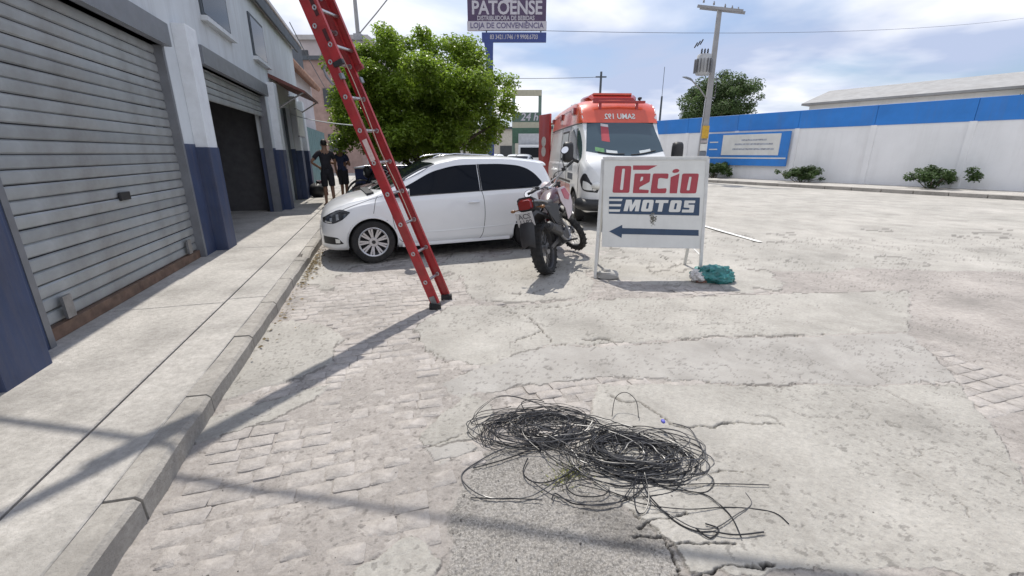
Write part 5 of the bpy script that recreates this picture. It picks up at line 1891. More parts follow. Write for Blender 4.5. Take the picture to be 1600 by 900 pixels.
# ------------------------------------------------------------------ trees
def leaf_cloud(clumps, n, size, seed, core=None):
    """many small folded leaves round the clump centres; returns verts, quads"""
    rs = np.random.RandomState(seed)
    C = np.array([c[:3] for c in clumps]); Rr = np.array([c[3] for c in clumps])
    wgt = Rr ** 2; wgt = wgt / wgt.sum()
    k = rs.choice(len(C), n, p=wgt)
    d = rs.normal(size=(n, 3)); d /= np.linalg.norm(d, axis=1)[:, None]
    rad = Rr[k] * (rs.rand(n) ** .45)
    P = C[k] + d * rad[:, None] * np.array([1, 1, .75])
    nor = d * .45 + rs.normal(size=(n, 3)) * .40 + np.array([0, 0, .80])
    nor /= np.linalg.norm(nor, axis=1)[:, None]
    t = np.cross(nor, rs.normal(size=(n, 3))); t /= np.linalg.norm(t, axis=1)[:, None]
    b = np.cross(nor, t)
    L = (size * (.65 + .7 * rs.rand(n)))[:, None]; Wd = L * .30
    droop = nor * L * .18
    v0 = P - t * L * .5; v1 = P - b * Wd + nor * L * .06; v2 = P + t * L * .5 - droop; v3 = P + b * Wd + nor * L * .06
    V = np.stack([v0, v1, v2, v3], 1).reshape(-1, 3)
    Q = np.arange(4 * n).reshape(n, 4)
    return V, Q


def tree(name, label, base, crown_c, rx, ry, rz, nclump, nleaf, size, leafmat, seed, trunk_r=.13, trunk_lean=(0, 0), shape=None, group=None, clump=(.26, .52), bumpy=1.0):
    rs = random.Random(seed)
    root = thing(name, label, "tree", base, group=group)
    cc = Vector(crown_c) - Vector(base)
    clumps = []
    tries = 0
    while len(clumps) < nclump and tries < nclump * 40:
        tries += 1
        d = Vector((rs.gauss(0, 1), rs.gauss(0, 1), rs.gauss(0, 1))).normalized()
        bump = 1 + bumpy * .22 * mnoise.noise(d * 1.9 + Vector((seed * 3.1, 0, 0))) + bumpy * .14 * mnoise.noise(d * 4.3 + Vector((0, seed, 0)))
        q = rs.random() ** .28
        p = Vector((d.x * rx, d.y * ry, d.z * rz)) * bump * q
        if d.z < -.5: p.z *= .8
        if shape and not shape(p): continue
        r = rs.uniform(*clump) * (1.0 if q > .75 else 1.2)
        clumps.append((p.x + cc.x, p.y + cc.y, p.z + cc.z, r))
    V, Q = leaf_cloud(clumps, nleaf, size, seed)
    me_o = np_mesh("crown", V, Q, leafmat, root, smooth=False)
    tag(me_o, kind="stuff")
    tk = MB()
    top = cc + Vector((0, 0, -rz * .35))
    fork_ = top * .45 + Vector((trunk_lean[0], trunk_lean[1], 0))
    pts = catmull([(0, 0, -.05), tuple(fork_ * .5 + Vector((.03, 0, 0))), tuple(fork_)], 5)
    tk.tube(pts, [trunk_r * (1.35 - .5 * i / (len(pts) - 1)) for i in range(len(pts))], 10)
    for i in range(9):
        c = clumps[rs.randrange(len(clumps))]
        e = Vector(c[:3]); m_ = fork_.lerp(e, .5) + Vector((rs.uniform(-.2, .2), rs.uniform(-.2, .2), .15))
        pts = catmull([tuple(fork_ - Vector((0, 0, .06))), tuple(m_), tuple(e)], 5)
        tk.tube(pts, [max(.012, trunk_r * .55 * (1 - .85 * j / (len(pts) - 1))) for j in range(len(pts))], 7)
    tk.build("trunk", bark, root, smooth=60)
    return root


leaf_a = M("ficus_leaf", (.20, .295, .034), .36, var=.45, scale=2.2, trans=.55, spec=.5)
leaf_b = M("dry_green_leaf", (.075, .115, .035), .6, var=.4, scale=1.2, trans=.3)
tree("ficus_tree", "dense rounded bright green street tree standing behind the white car", (-2.7, 13.9, 0), (-2.60, 13.2, 2.74), 2.52, 2.2, 1.95, 300, 100000, .09, leaf_a, 6, .16, bumpy=.5, clump=(.24, .44))
tree("ficus_tree", "low pale green bush reaching over the pavement beside the bystanders", (-4.75, 15.4, 0), (-4.55, 15.2, 2.75), .95, .9, 1.25, 46, 9000, .10, leaf_a, 9, .07, clump=(.2, .38))

# ------------------------------------------------------------------ bystanders
def person(name, label, loc, heading, h, J, shirt, shorts, arms, extra_hair=None):
    root = thing(name, label, "person", loc, (0, 0, heading))
    s = h / 1.72
    root.scale = (s * .93, s * .91, s)
    E_ = [("pelvis", "waist"), ("waist", "chest"), ("chest", "neck"), ("neck", "jaw"), ("jaw", "crown")]
    for q in "lr":
        E_ += [("chest", "sh" + q), ("sh" + q, "el" + q), ("el" + q, "wr" + q), ("wr" + q, "ha" + q), ("ha" + q, "fi" + q), ("ha" + q, "th" + q), ("pelvis", "hip" + q), ("hip" + q, "kn" + q), ("kn" + q, "an" + q), ("an" + q, "to" + q)]
    me = skin_mesh(J, E_, 2)
    link("body", me, skin_m, root, smooth=80)
    # clothes: the figure's own surface where they are worn, standing off it a little
    bones = [(k, Vector(J[k[0]][:3]), Vector(J[k[1]][:3])) for k in E_]
    cls = []
    for v in me.vertices:
        best = None
        for k, a_, b_ in bones:
            ab = b_ - a_
            t = max(0, min(1, (v.co - a_).dot(ab) / ab.length_squared))
            d = (v.co - a_ - ab * t).length
            if best is None or d < best[0] - 1e-6:
                best = (d, k, t)
        cls.append(best)
    me.calc_loop_triangles() if hasattr(me, "calc_loop_triangles") else None
    def worn(nm, test, grow, mat):
        keep = [p for p in me.polygons if all(test(cls[i], me.vertices[i].co) for i in p.vertices)]
        ids = sorted({i for p in keep for i in p.vertices}); mp = {i: k for k, i in enumerate(ids)}
        m_ = bpy.data.meshes.new(nm)
        m_.from_pydata([me.vertices[i].co + me.vertices[i].normal * grow(cls[i], me.vertices[i].co) for i in ids], [], [tuple(mp[i] for i in p.vertices) for p in keep])
        o_ = link(nm, m_, mat, root, smooth=80)
        so = o_.modifiers.new("cloth", 'SOLIDIFY'); so.thickness = .006
    tor = {("pelvis", "waist"), ("waist", "chest"), ("chest", "shl"), ("chest", "shr")}
    def is_shirt(c, p):
        return c[1] in tor or (c[1] == ("chest", "neck") and c[2] < .62) or (c[1][0] in ("shl", "shr") and c[2] < .62) or (c[1][0] == "pelvis" and p.z > .93)
    def is_shorts(c, p):
        return (c[1][0] == "pelvis" and p.z < 1.02) or (c[1][0] in ("hipl", "hipr") and c[2] < .86)
    worn("shirt", is_shirt, lambda c, p: .014 + max(0, 1.1 - p.z) * .05, shirt)
    worn("shorts", is_shorts, lambda c, p: .012 + max(0, .9 - p.z) * .05, shorts)
    hd = Vector(J["crown"][:3]); jw = Vector(J["jaw"][:3])
    mb_ = MB()
    c = hd.lerp(jw, .18) + Vector((-.012, 0, .028))
    mb_.ball(c, (.103, .088, .092), 16, 10)
    link_ = mb_.build("hair", hair_m, root, smooth=60)
    fc = hd.lerp(jw, .55)
    mb_ = MB(); mb_.ball(fc + Vector((.098, 0, -.01)), (.018, .014, .022), 8, 6); mb_.build("nose", skin_m, root, smooth=60)
    for sy in (1, -1):
        mb_ = MB(); mb_.ball(fc + Vector((0, sy * .082, 0)), (.02, .010, .032), 8, 6); mb_.build("ear", skin_m, root, smooth=60)
        mb_ = MB(); mb_.ball(fc + Vector((.080, sy * .032, .02)), (.012, .014, .009), 8, 6); mb_.build("eye", hair_m, root, smooth=60)
    mb_ = MB(); mb_.ball(fc + Vector((.085, 0, -.055)), (.008, .025, .006), 8, 6); mb_.build("mouth", M("lips", (.2, .07, .06)), root, smooth=60)
    for q in "lr":
        a_ = J["an" + q]; t_ = J["to" + q]
        mb_ = MB(); mb_.box(((a_[0] + t_[0]) / 2 - .01, (a_[1] + t_[1]) / 2, .016), (.27, .095, .030), Matrix.Rotation(math.atan2(t_[1] - a_[1], t_[0] - a_[0]), 3, 'Z'))
        mb_.build("sandal", black_plastic, root, smooth=30, bevel=.012)
        # five fingers, curled and of different lengths
        w_ = Vector(J["ha" + q][:3]); d = (w_ - Vector(J["wr" + q][:3])).normalized()
        sd = d.orthogonal().normalized()
        fb = MB()
        for i, L in enumerate((.060, .072, .076, .068)):
            o = sd * (i - 1.5) * .018
            fb.tube([w_ + o, w_ + o + d * L * .55, w_ + o + d * L * .95 + d.cross(sd) * .018], [.010, .009, .007], 6)
        fb.tube([w_ - d * .035 - sd * .03, w_ + d * .0 - sd * .055, w_ + d * .025 - sd * .06], [.011, .010, .008], 6)
        fb.build("fingers", skin_m, root, smooth=60)
    return root


def standing(arm_l, arm_r, stance=.10, step=.05):
    J = {"pelvis": (0, 0, .93, (.125, .155)), "waist": (.0, 0, 1.08, (.105, .135)), "chest": (-.01, 0, 1.32, (.115, .165)), "neck": (.0, 0, 1.47, .058), "jaw": (.02, 0, 1.56, (.075, .070)), "crown": (.01, 0, 1.645, (.088, .078))}
    for q, sy, arm in (("l", 1, arm_l), ("r", -1, arm_r)):
        J["sh" + q] = (-.01, sy * .185, 1.40, .060)
        for k, p, r in zip(("el", "wr", "ha", "fi", "th"), arm, (.043, .030, .034, .016, .012)):
            J[k + q] = (p[0], sy * p[1], p[2], r)
        st_ = step if q == "l" else -step
        J["hip" + q] = (0, sy * .095, .86, .098)
        J["kn" + q] = (.02 + st_ * .5, sy * stance, .48, .060)
        J["an" + q] = (-.02 + st_, sy * (stance + .01), .075, .040)
        J["to" + q] = (.13 + st_, sy * (stance + .04), .035, .034)
    return J


akimbo = [(-.06, .40, 1.16), (.06, .21, 1.03), (.10, .16, 1.00), (.13, .12, .98), (.09, .18, .96)]
hang = [(-.02, .25, 1.12), (.05, .26, .88), (.07, .25, .80), (.08, .24, .73), (.10, .22, .78)]
folded = [(.03, .27, 1.12), (.24, .12, 1.14), (.26, .04, 1.16), (.25, -.02, 1.16), (.25, .06, 1.19)]
dark_cloth = M("dark_cloth", (.016, .016, .022), .85, var=.3, scale=10)
navy_cloth = M("navy_cloth", (.028, .036, .085), .85, var=.25, scale=10)
p1 = st(7.6, -.31, .13); p2 = st(8.7, .0, .13)
person("person", "taller bystander in dark sleeveless clothes with one hand on the hip", p1, R(115), 1.70, standing(akimbo, folded), dark_cloth, dark_cloth, None)
person("person", "shorter bystander in navy shirt and black shorts seen from behind", (p2.x, p2.y, p2.z), R(80), 1.60, standing(hang, folded), navy_cloth, dark_cloth, None)

# ------------------------------------------------------------------ shop row on the left
QS = Matrix.Rotation(STREET_ROT, 3, 'Z')
FN = -1.35                                            # frontage line, metres left of the kerb
wall_pale = M("pale_blue_render", (.60, .635, .66), .85, var=.07, scale=1.5, bump=.12, bscale=40, dirt=.30, streak=True)
wall_navy = M("navy_dado", (.035, .055, .12), .6, var=.18, scale=3, bump=.1, dirt=.35, streak=True)
wall_grey = M("weathered_wall", (.46, .44, .43), .9, var=.12, scale=1.6, bump=.2, dirt=.35)
dark_roof = M("slate_grey_fascia", (.07, .085, .10), .7, var=.2, scale=3, dirt=.15)
shutter_m = M("shutter_slat", (.34, .36, .37), .5, .3, var=.16, scale=3, dirt=.45, objrand=.10)
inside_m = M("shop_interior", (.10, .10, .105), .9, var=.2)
PZ = .13


def sbox(mb_, s0, s1, n0, n1, z0, z1):
    mb_.box(st((s0 + s1) / 2, (n0 + n1) / 2, (z0 + z1) / 2), (abs(n1 - n0), abs(s1 - s0), z1 - z0), QS)


shop = thing("shop_building", "long pale blue shop front with navy base along the left pavement", "building", (*st(3, FN - 3)[:2], 0))
SH = lambda m_, nm, mat, par=None, **k: m_.build(nm, mat, par, **k)


def part_of(root, mb_, nm, mat, parent=None, **kw):
    """build in world space, then hang it below its thing without moving it"""
    o = mb_.build(nm, mat, None, **kw)
    p = parent or root
    o.parent = p
    o.matrix_parent_inverse = (Matrix.Translation(root.location) @ root.rotation_euler.to_matrix().to_4x4()).inverted() if parent is None else Matrix.Identity(4)
    return o


SA, SB, HT = -6.5, 11.6, 4.75
BAYS = [(-5.6, -2.6, 0), (-1.6, 1.5, 1), (2.7, 6.6, 0), (7.7, 9.6, 2)]     # 0 open, 1 shuttered, 2 panelled door under the awning
edges = [SA] + [e for b in BAYS for e in b[:2]] + [SB]
mb = MB(); sbox(mb, SA, SB, FN - .25, FN, 2.75, HT)
wl = part_of(shop, mb, "upper_wall", wall_pale, smooth=0)
mb = MB(); sbox(mb, SB - .25, SB, FN - 7, FN - .25, PZ, HT)
part_of(shop, mb, "end_wall", wall_pale, smooth=0)
for i in range(0, len(edges), 2):
    mb = MB(); sbox(mb, edges[i], edges[i + 1], FN - .25, FN, 1.62, 2.75)
    part_of(shop, mb, "wall", wall_pale, smooth=0)
    mb = MB(); sbox(mb, edges[i], edges[i + 1], FN - .25, FN + .006, PZ - .02, 1.62)
    part_of(shop, mb, "dado", wall_navy, smooth=0)
for s_, in ((-2.1,), (2.1,), (7.15,), (9.95,), (11.3,)):        # pilasters proud of the wall
    mb = MB(); sbox(mb, s_ - .19, s_ + .19, FN, FN + .16, 1.58, 3.1); part_of(shop, mb, "column", M("column_white", (.70, .73, .76), .8, var=.06, dirt=.2), smooth=0, bevel=.01)
    mb = MB(); sbox(mb, s_ - .20, s_ + .20, FN, FN + .17, PZ - .02, 1.58); part_of(shop, mb, "column_base", wall_navy, smooth=0, bevel=.01)
mb = MB(); sbox(mb, SA, SB + .25, FN - .3, FN + .10, HT, HT + .07); part_of(shop, mb, "eave", M("eave_board", (.55, .56, .58), .8, dirt=.3), smooth=0)
mb = MB(); sbox(mb, SA, SB + .28, FN + .10, FN + .15, HT - .10, HT + .10); part_of(shop, mb, "gutter", dark_roof, smooth=0, bevel=.01)
mb = MB(); sbox(mb, SA, SB, FN - 7, FN - .3, HT + .02, HT + .12); part_of(shop, mb, "roof", dark_roof, smooth=0)
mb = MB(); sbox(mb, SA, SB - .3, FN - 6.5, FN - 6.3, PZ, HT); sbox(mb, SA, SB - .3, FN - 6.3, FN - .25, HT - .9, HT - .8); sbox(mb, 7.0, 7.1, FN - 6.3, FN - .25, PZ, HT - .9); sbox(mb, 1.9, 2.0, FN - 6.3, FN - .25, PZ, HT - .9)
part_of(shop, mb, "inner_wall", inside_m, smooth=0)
mb = MB(); sbox(mb, SA, SB, FN - 6.3, FN, PZ - .06, PZ - .01); part_of(shop, mb, "shop_floor", concrete_m, smooth=0)
slat_mesh = None


def slats(s0, s1, z0, z1, n_, pitch, mat, nm="slat"):
    global slat_mesh
    z = z0
    me_ = None
    while z < z1 - .01:
        mb_ = MB()
        L = s1 - s0
        if me_ is None:
            pr_ = [(0, 0), (.016, .012), (.022, pitch * .5), (.016, pitch - .016), (0, pitch - .005), (-.012, pitch * .5)]
            mb_.loft([[Vector((x, y, zz)) for x, zz in pr_] for y in (-L / 2, L / 2)])
            o = mb_.build(nm, mat, None, smooth=40)
            me_ = o.data
        else:
            o = bpy.data.objects.new(nm, me_); COL.objects.link(o)
        o.parent = shop
        w = st((s0 + s1) / 2, n_, z)
        o.location = w - Vector(shop.location)
        o.rotation_euler = (random.gauss(0, .0016), random.gauss(0, .05), STREET_ROT)
        z += pitch


slats(BAYS[1][0], BAYS[1][1], PZ, 2.75, FN - .10, .105, shutter_m)
slats(BAYS[2][0], BAYS[2][1], 2.30, 2.75, FN - .10, .105, shutter_m)
slats(BAYS[0][0], BAYS[0][1], 2.30, 2.75, FN - .10, .105, shutter_m)
for b in BAYS[:3]:
    mb = MB()
    for s_ in b[:2]:
        sbox(mb, s_ - .03, s_ + .03, FN - .16, FN + .012, PZ, 2.75)
    sbox(mb, b[0] - .06, b[1] + .06, FN - .20, FN + .09, 2.75, 3.0)
    part_of(shop, mb, "shutter_box", M("shutter_steel", (.20, .21, .23), .5, .3, dirt=.2), smooth=0)
b = BAYS[1]
mb = MB(); sbox(mb, b[0] + .03, b[1] - .03, FN - .12, FN - .05, PZ, PZ + .10); part_of(shop, mb, "shutter_bottom_bar", M("rusty_bar", (.16, .10, .07), .8, var=.4, scale=9, dirt=.4), smooth=0, bevel=.006)
for s_ in (b[0] + .35, b[1] - .35):
    mb = MB(); sbox(mb, s_ - .05, s_ + .05, FN - .05, FN - .03, PZ + .12, PZ + .30); lk = part_of(shop, mb, "lock_plate", steel, smooth=0)
mb = MB(); sbox(mb, 0.0 - .09, .09, FN - .075, FN - .05, 1.05, 1.13); part_of(shop, mb, "shutter_handle", black_plastic, smooth=0, bevel=.008)
# doorway under the awning: white panel between dark frames
b = BAYS[3]
mb = MB(); sbox(mb, b[0], b[1], FN - .22, FN - .16, PZ, 2.75); part_of(shop, mb, "door", M("door_blue_grey", (.40, .46, .52), .5, dirt=.2), smooth=0)
mb = MB()
for s_ in (b[0] + .05, (b[0] + b[1]) / 2, b[1] - .05): sbox(mb, s_ - .05, s_ + .05, FN - .16, FN - .10, PZ, 2.75)
part_of(shop, mb, "door_frame", dark_roof, smooth=0)
for (a_, c_) in ((3.2, 4.6), (-1.0, .6), (6.2, 7.4)):
    mb = MB(); sbox(mb, a_, c_, FN - .02, FN + .03, 3.5, 4.35); fr0 = part_of(shop, mb, "window_frame", dark_roof, smooth=0)
    mb = MB(); sbox(mb, a_ + .06, c_ - .06, FN + .02, FN + .036, 3.56, 4.29); o = mb.build("window_pane", dark_glass, fr0, smooth=0); o.matrix_parent_inverse = (fr0.matrix_parent_inverse if False else Matrix.Translation(shop.location).inverted()); o.matrix_parent_inverse = Matrix.Identity(4)
    mb = MB(); sbox(mb, a_ - .06, c_ + .06, FN, FN + .10, 3.43, 3.5); part_of(shop, mb, "window_sill", wall_pale, smooth=0)
# small tiled awning
aw = thing("awning", "small rust red awning over the far doorway of the pale blue shop", "awning", st(8.65, FN, 2.85))
mb = MB()
prof = [(0, .55), (.78, .18), (.78, .12), (0, .46)]
mb.loft([[Vector((x, y, z - .05)) for x, z in prof] for y in (-1.3, 1.3)])
mb.build("awning_roof", M("rust_red_sheet", (.17, .06, .05), .7, var=.25, scale=5, dirt=.3), aw, rot=(0, 0, STREET_ROT), smooth=0)
for y in (-1.25, 1.25):
    mb = MB(); mb.tube([(.02, y, -.35), (.74, y, .10)], .02, 6); mb.build("bracket", steel, aw, rot=(0, 0, STREET_ROT), smooth=30)
sg = thing("banner", "plain white hanging panel below the rust red awning", "banner", st(9.3, FN + .30, 1.98))
mb = MB(); mb.box((0, 0, .34), (.03, .95, .70)); mb.build("panel", sign_white, sg, rot=(0, 0, STREET_ROT), smooth=0, bevel=.004)
mb = MB(); mb.box((-.01, 0, -.02), (.05, 1.0, .03)); mb.box((-.01, 0, .70), (.05, 1.0, .03)); mb.build("rail", steel, sg, rot=(0, 0, STREET_ROT), smooth=0)
# clutter at the foot of the wall: a red crate with boxes
cr = thing("red_crate", "low red crate with dark boxes by the navy base of the shop", "crate", st(11.2, FN + .38, PZ), (0, 0, .4))
mb = MB()
for z in (.05, .17, .29): mb.box((0, .22, z), (.46, .02, .08)); mb.box((0, -.22, z), (.46, .02, .08)); mb.box((.22, 0, z), (.02, .46, .08)); mb.box((-.22, 0, z), (.02, .46, .08))
mb.box((0, 0, .015), (.46, .46, .03)); mb.build("crate_slats", M("crate_red", (.30, .03, .05), .5, var=.2), cr, smooth=0)
mb = MB(); mb.box((.05, .02, .27), (.28, .30, .42)); mb.build("box_load", M("box_dark", (.10, .03, .05), .7, var=.4, scale=8), cr, smooth=0, bevel=.01)
sk = thing("dark_sack", "dark lumpy sack slumped against the navy shop column", "sack", st(10.4, FN + .38, PZ))
mb = MB(); mb.ball((0, 0, .20), (.26, .22, .24), 14, 10, jit=.10, seed=3); mb.build("sack_body", black_plastic, sk, smooth=80)
mb = MB(); mb.cyl((.02, .02, .40), (.05, .03, .50), .04, .07, 8); mb.build("sack_neck", black_plastic, sk, smooth=80)

# ---- houses farther down the same side
far = thing("far_house", "weathered grey house with red tile edge beyond the pale blue shop", "building", (*st(18, FN - 3.4)[:2], 0))
mb = MB(); sbox(mb, 12.6, 21.6, FN - 6.5, FN - .75, PZ, 5.05); part_of(far, mb, "wall", M("lilac_grey_render", (.50, .48, .50), .9, var=.08, scale=1, dirt=.3), smooth=0)
mb = MB()
for i in range(44):
    s_ = 12.7 + i * .2
    p0, p1_ = st(s_, FN - 1.0, 5.08), st(s_, FN - .30, 4.66)
    mb.cyl(p0, p1_, .085, .10, 8)
part_of(far, mb, "roof_tiles", M("clay_tile", (.30, .17, .12), .85, var=.3, scale=4, dirt=.3), smooth=50)
mb = MB(); sbox(mb, 12.7, 21.4, FN - 6.4, FN - .95, 5.05, 6.6); part_of(far, mb, "upper_storey", dark_roof, smooth=0)
mb = MB(); sbox(mb, 12.6, 21.5, FN - 6.45, FN - .90, 6.6, 6.72); part_of(far, mb, "parapet", M("pale_parapet", (.55, .54, .53), .85, dirt=.3), smooth=0)
mb = MB()
for s_, dz, L, tl in ((15.0, 3.25, .42, .25), (15.35, 3.15, .5, -.2), (15.8, 3.35, .40, .1), (16.0, 3.05, .32, 1.2), (16.4, 3.25, .4, -.45)):
    mb.box(st(s_, FN - .745, dz), (.012, .05, L), QS @ Matrix.Rotation(tl, 3, 'X'))
part_of(far, mb, "wall_scrawl", M("violet_spray", (.20, .13, .25), .8, var=.2), smooth=0)
mb = MB(); sbox(mb, 17.6, 18.7, FN - .78, FN - .73, PZ, 2.3); part_of(far, mb, "door", wall_grey, smooth=0)
tg = thing("teal_gate", "teal sheet metal gate closing the yard past the grey house", "gate", (*st(14, FN - .5)[:2], 0))
for i in range(16):
    mb = MB(); sbox(mb, 11.75 + i * .62, 12.34 + i * .62, FN - .42, FN - .38, PZ + .05, 2.55); part_of(tg, mb, "gate_panel", M("teal_paint", (.075, .17, .175), .6, var=.2, scale=3, dirt=.25), smooth=0)
mb = MB()
for z in (.3, 1.3, 2.5): sbox(mb, 11.7, 21.7, FN - .46, FN - .425, z, z + .07)
part_of(tg, mb, "gate_frame", M("teal_frame", (.05, .11, .115), .6), smooth=0)
pk = thing("pink_block", "faded pink apartment block high behind the roofs on the left", "building", (-20, 44, 0))
mb = MB(); mb.box((1.6, 0, 5.2), (13.0, 8, 10.4)); mb.build("wall", M("faded_pink", (.50, .45, .45), .9, var=.14, scale=.6, dirt=.25), pk, smooth=0)
mb = MB(); mb.box((1.6, -.1, 10.5), (13.4, 8.4, .35)); mb.build("parapet", wall_grey, pk, smooth=0)
for i in range(6):
    for z in (3.2, 6.3, 9.0):
        mb = MB(); mb.box((-3.6 + i * 2.1, -4.02, z), (1.0, .10, 1.2)); w_ = mb.build("window", M("window_dark", (.05, .055, .06), .3), pk, smooth=0)
        mb = MB(); mb.box((-3.6 + i * 2.1, -4.06, z - .68), (1.2, .14, .10)); mb.build("sill", wall_grey, w_, smooth=0)
mb = MB(); mb.cyl((-3.4, -2, 10.6), (-3.4, -2, 11.4), .55, n=14); mb.ball((-3.4, -2, 11.4), (.55, .55, .18), 14, 6); mb.build("water_tank", black_plastic, pk, smooth=40)
pk2 = thing("brick_house", "low reddish house between the grey house and the street pole", "building", (-13.2, 36, 0))
mb = MB(); mb.box((0, 0, 3.8), (4.6, 6, 7.6)); mb.build("wall", M("dull_brick", (.34, .24, .21), .9, var=.2, scale=2, dirt=.2), pk2, smooth=0)
mb = MB(); mb.box((0, 0, 7.7), (5.0, 6.4, .25)); mb.build("roof", dark_roof, pk2, smooth=0)
for z in (2.2, 5.2):
    mb = MB(); mb.box((.6, -3.02, z), (1.1, .1, 1.2)); mb.build("window", M("window_dark", (.05, .055, .06), .3), pk2, smooth=0)

# ---- blue trailer under the tree
trl = thing("blue_trailer", "small navy blue cargo trailer with a silver rim under the tree", "trailer", (-4.35, 15.6, 0), (0, 0, .18))
for nm, c, s in (("tailgate", (0, -1.1, .78), (1.7, .05, .52)), ("side_board", (-.85, 0, .78), (.05, 2.2, .52)), ("side_board", (.85, 0, .78), (.05, 2.2, .52)), ("front_board", (0, 1.1, .78), (1.7, .05, .52)), ("floor", (0, 0, .52), (1.7, 2.2, .05))):
    mb = MB(); mb.box(c, s); mb.build(nm, M("navy_paint", (.03, .05, .17), .4, coat=.3, var=.15, dirt=.1), trl, smooth=0)
mb = MB()
for a_, b_ in (((-.88, -1.12, 1.05), (.88, -1.12, 1.05)), ((.88, -1.12, 1.05), (.88, 1.12, 1.05)), ((.88, 1.12, 1.05), (-.88, 1.12, 1.05)), ((-.88, 1.12, 1.05), (-.88, -1.12, 1.05))): mb.cyl(a_, b_, .028, n=8)
mb.build("rim_rail", alu, trl, smooth=40)
for sx in (1, -1):
    mb = MB(); mb.lathe([(.15, -.08), (.27, -.09), (.29, -.05), (.29, .05), (.27, .09), (.15, .08)], Matrix.Rotation(R(90), 4, 'Y'), 22); mb.build("wheel", rubber, trl, loc=(sx * .98, .1, .29), smooth=40)
mb = MB(); mb.tube([(-.5, 1.1, .5), (0, 2.0, .48), (.5, 1.1, .5)], .035, 8); mb.build("drawbar", steel, trl, smooth=40)

# ------------------------------------------------------------------ far side of the street
wb0 = np.array((9.3, 31.6)); wb1 = np.array((25.6, 7.4))
wd = (wb1 - wb0); WL = float(np.hypot(*wd)); wd = wd / WL
wa = math.atan2(wd[1], wd[0])                          # local x along the wall, towards the right
wn = np.array((wd[1], -wd[0]))                         # towards the road
if wn @ (-wb0) < 0: wn = -wn
blue_m = M("bright_blue_paint", (.025, .20, .60), .5, var=.10, scale=1.2, dirt=.22, streak=True)
white_w = M("whitewashed_wall", (.80, .80, .80), .85, var=.04, scale=1.2, bump=.15, dirt=.14, streak=True)
bw = thing("boundary_wall", "white boundary wall with a broad blue band across the street", "wall", (wb0[0], wb0[1], 0), (0, 0, wa))
SY = -1 if (Matrix.Rotation(wa, 3, 'Z') @ Vector((0, -1, 0))).dot(Vector((wn[0], wn[1], 0))) > 0 else 1
mb = MB(); mb.box((WL / 2, 0, 1.36), (WL, .22, 2.72)); mb.build("wall", white_w, bw, smooth=0)
i = 0; x = 0
while x < WL - .1:                                    # the band is made of painted panels
    L = min(3.2, WL - x)
    mb = MB(); mb.box((x + L / 2, SY * .02, 3.13), (L - .012, .24, .86)); mb.build("blue_panel", blue_m, bw, smooth=0, bevel=.006, seg=1)
    x += L
for k in range(1, 9):
    mb = MB(); mb.box((k * 3.2, SY * .13, 1.36), (.22, .08, 2.70)); mb.build("pier", white_w, bw, smooth=0)
# blue notice panel with a white board
bs = thing("blue_notice", "blue notice panel holding a white board beside the street pole", "sign board", (0, 0, 0), (0, 0, wa))
q0 = np.array(wb0) + wd * 5.0 + wn * .28
bs.location = (q0[0], q0[1], 0)
mb = MB(); mb.box((2.1, 0, 1.72), (4.6, .08, 1.75)); mb.build("panel", blue_m, bs, smooth=0)
for z in (2.12, 1.72):
    mb = MB(); mb.box((.20, SY * .045, z), (.52, .02, .06)); mb.build("white_bar", sign_white, bs, smooth=0)
mb = MB(); mb.box((2.1, SY * .045, 1.25), (4.5, .02, .07)); mb.build("white_bar", sign_white, bs, smooth=0)
mb = MB(); mb.box((2.35, SY * .05, 1.95), (3.2, .05, 1.10)); wb_ = mb.build("white_board", sign_white, bs, smooth=0)
for z, L in ((2.20, 1.4), (1.98, 2.1), (1.72, 2.3)):
    mb = MB(); mb.box((2.55, SY * .077, z), (L, .006, .09)); mb.build("faded_line", M("faded_print", (.36, .38, .42), .6, var=.5, scale=9), wb_, smooth=0)
# raised verge with kerb in front of the wall
vg = thing("far_pavement", None, None, (wb0[0], wb0[1], 0), (0, 0, wa)); tag(vg, kind="structure")
mb = MB(); mb.box((WL / 2 - 2, SY * 1.55, .07), (WL + 16, 2.9, .12)); mb.build("slab", pave_m, vg, smooth=0)
x = -8.0
kb = None
while x < WL + 6:
    if kb is None:
        mb = MB(); mb.box((0, 0, .07), (.98, .16, .15)); o = mb.build("kerb_stone", kerb_m, vg, smooth=0, bevel=.012, seg=1); kb = o.data
    else:
        o = bpy.data.objects.new("kerb_stone", kb); COL.objects.link(o); o.parent = vg
    o.location = (x, SY * 3.08, 0); x += 1.0
bush_m = M("verge_leaf", (.055, .10, .025), .6, var=.5, scale=2, trans=.3)
for j, (xx, w, hh, lab) in enumerate(((4.3, .75, .62, "dark leafy bush growing in front of the blue notice panel"), (5.9, .95, .78, "broad green bush with pale stems at the foot of the wall"), (10.6, .8, .7, "rounded bush farther right along the white wall"), (15.5, 1.0, .8, "wide low bush near the right end of the white wall"))):
    q_ = wb0 + wd * xx + wn * 1.0
    rt = thing("wall_bush", lab, "bush", (q_[0], q_[1], .12), group="bushes along the white wall")
    rs_ = random.Random(j)
    cl = [(rs_.gauss(0, w * .45), rs_.gauss(0, w * .35), hh * rs_.uniform(.2, 1.0), rs_.uniform(.14, .28)) for _ in range(26)]
    V, Q = leaf_cloud(cl, 3200, .10, 40 + j)
    tag(np_mesh("foliage", V, Q, bush_m, rt), kind="stuff")
    mb = MB()
    for c in cl[:9]: mb.tube([(c[0] * .2, c[1] * .2, -.02), (c[0] * .6, c[1] * .6, c[2] * .6), (c[0], c[1], c[2])], [.018, .014, .006], 5)
    mb.build("stems", bark, rt, smooth=50)
leaf_c = M("far_leaf", (.085, .135, .045), .6, var=.4, scale=.7, trans=.35)
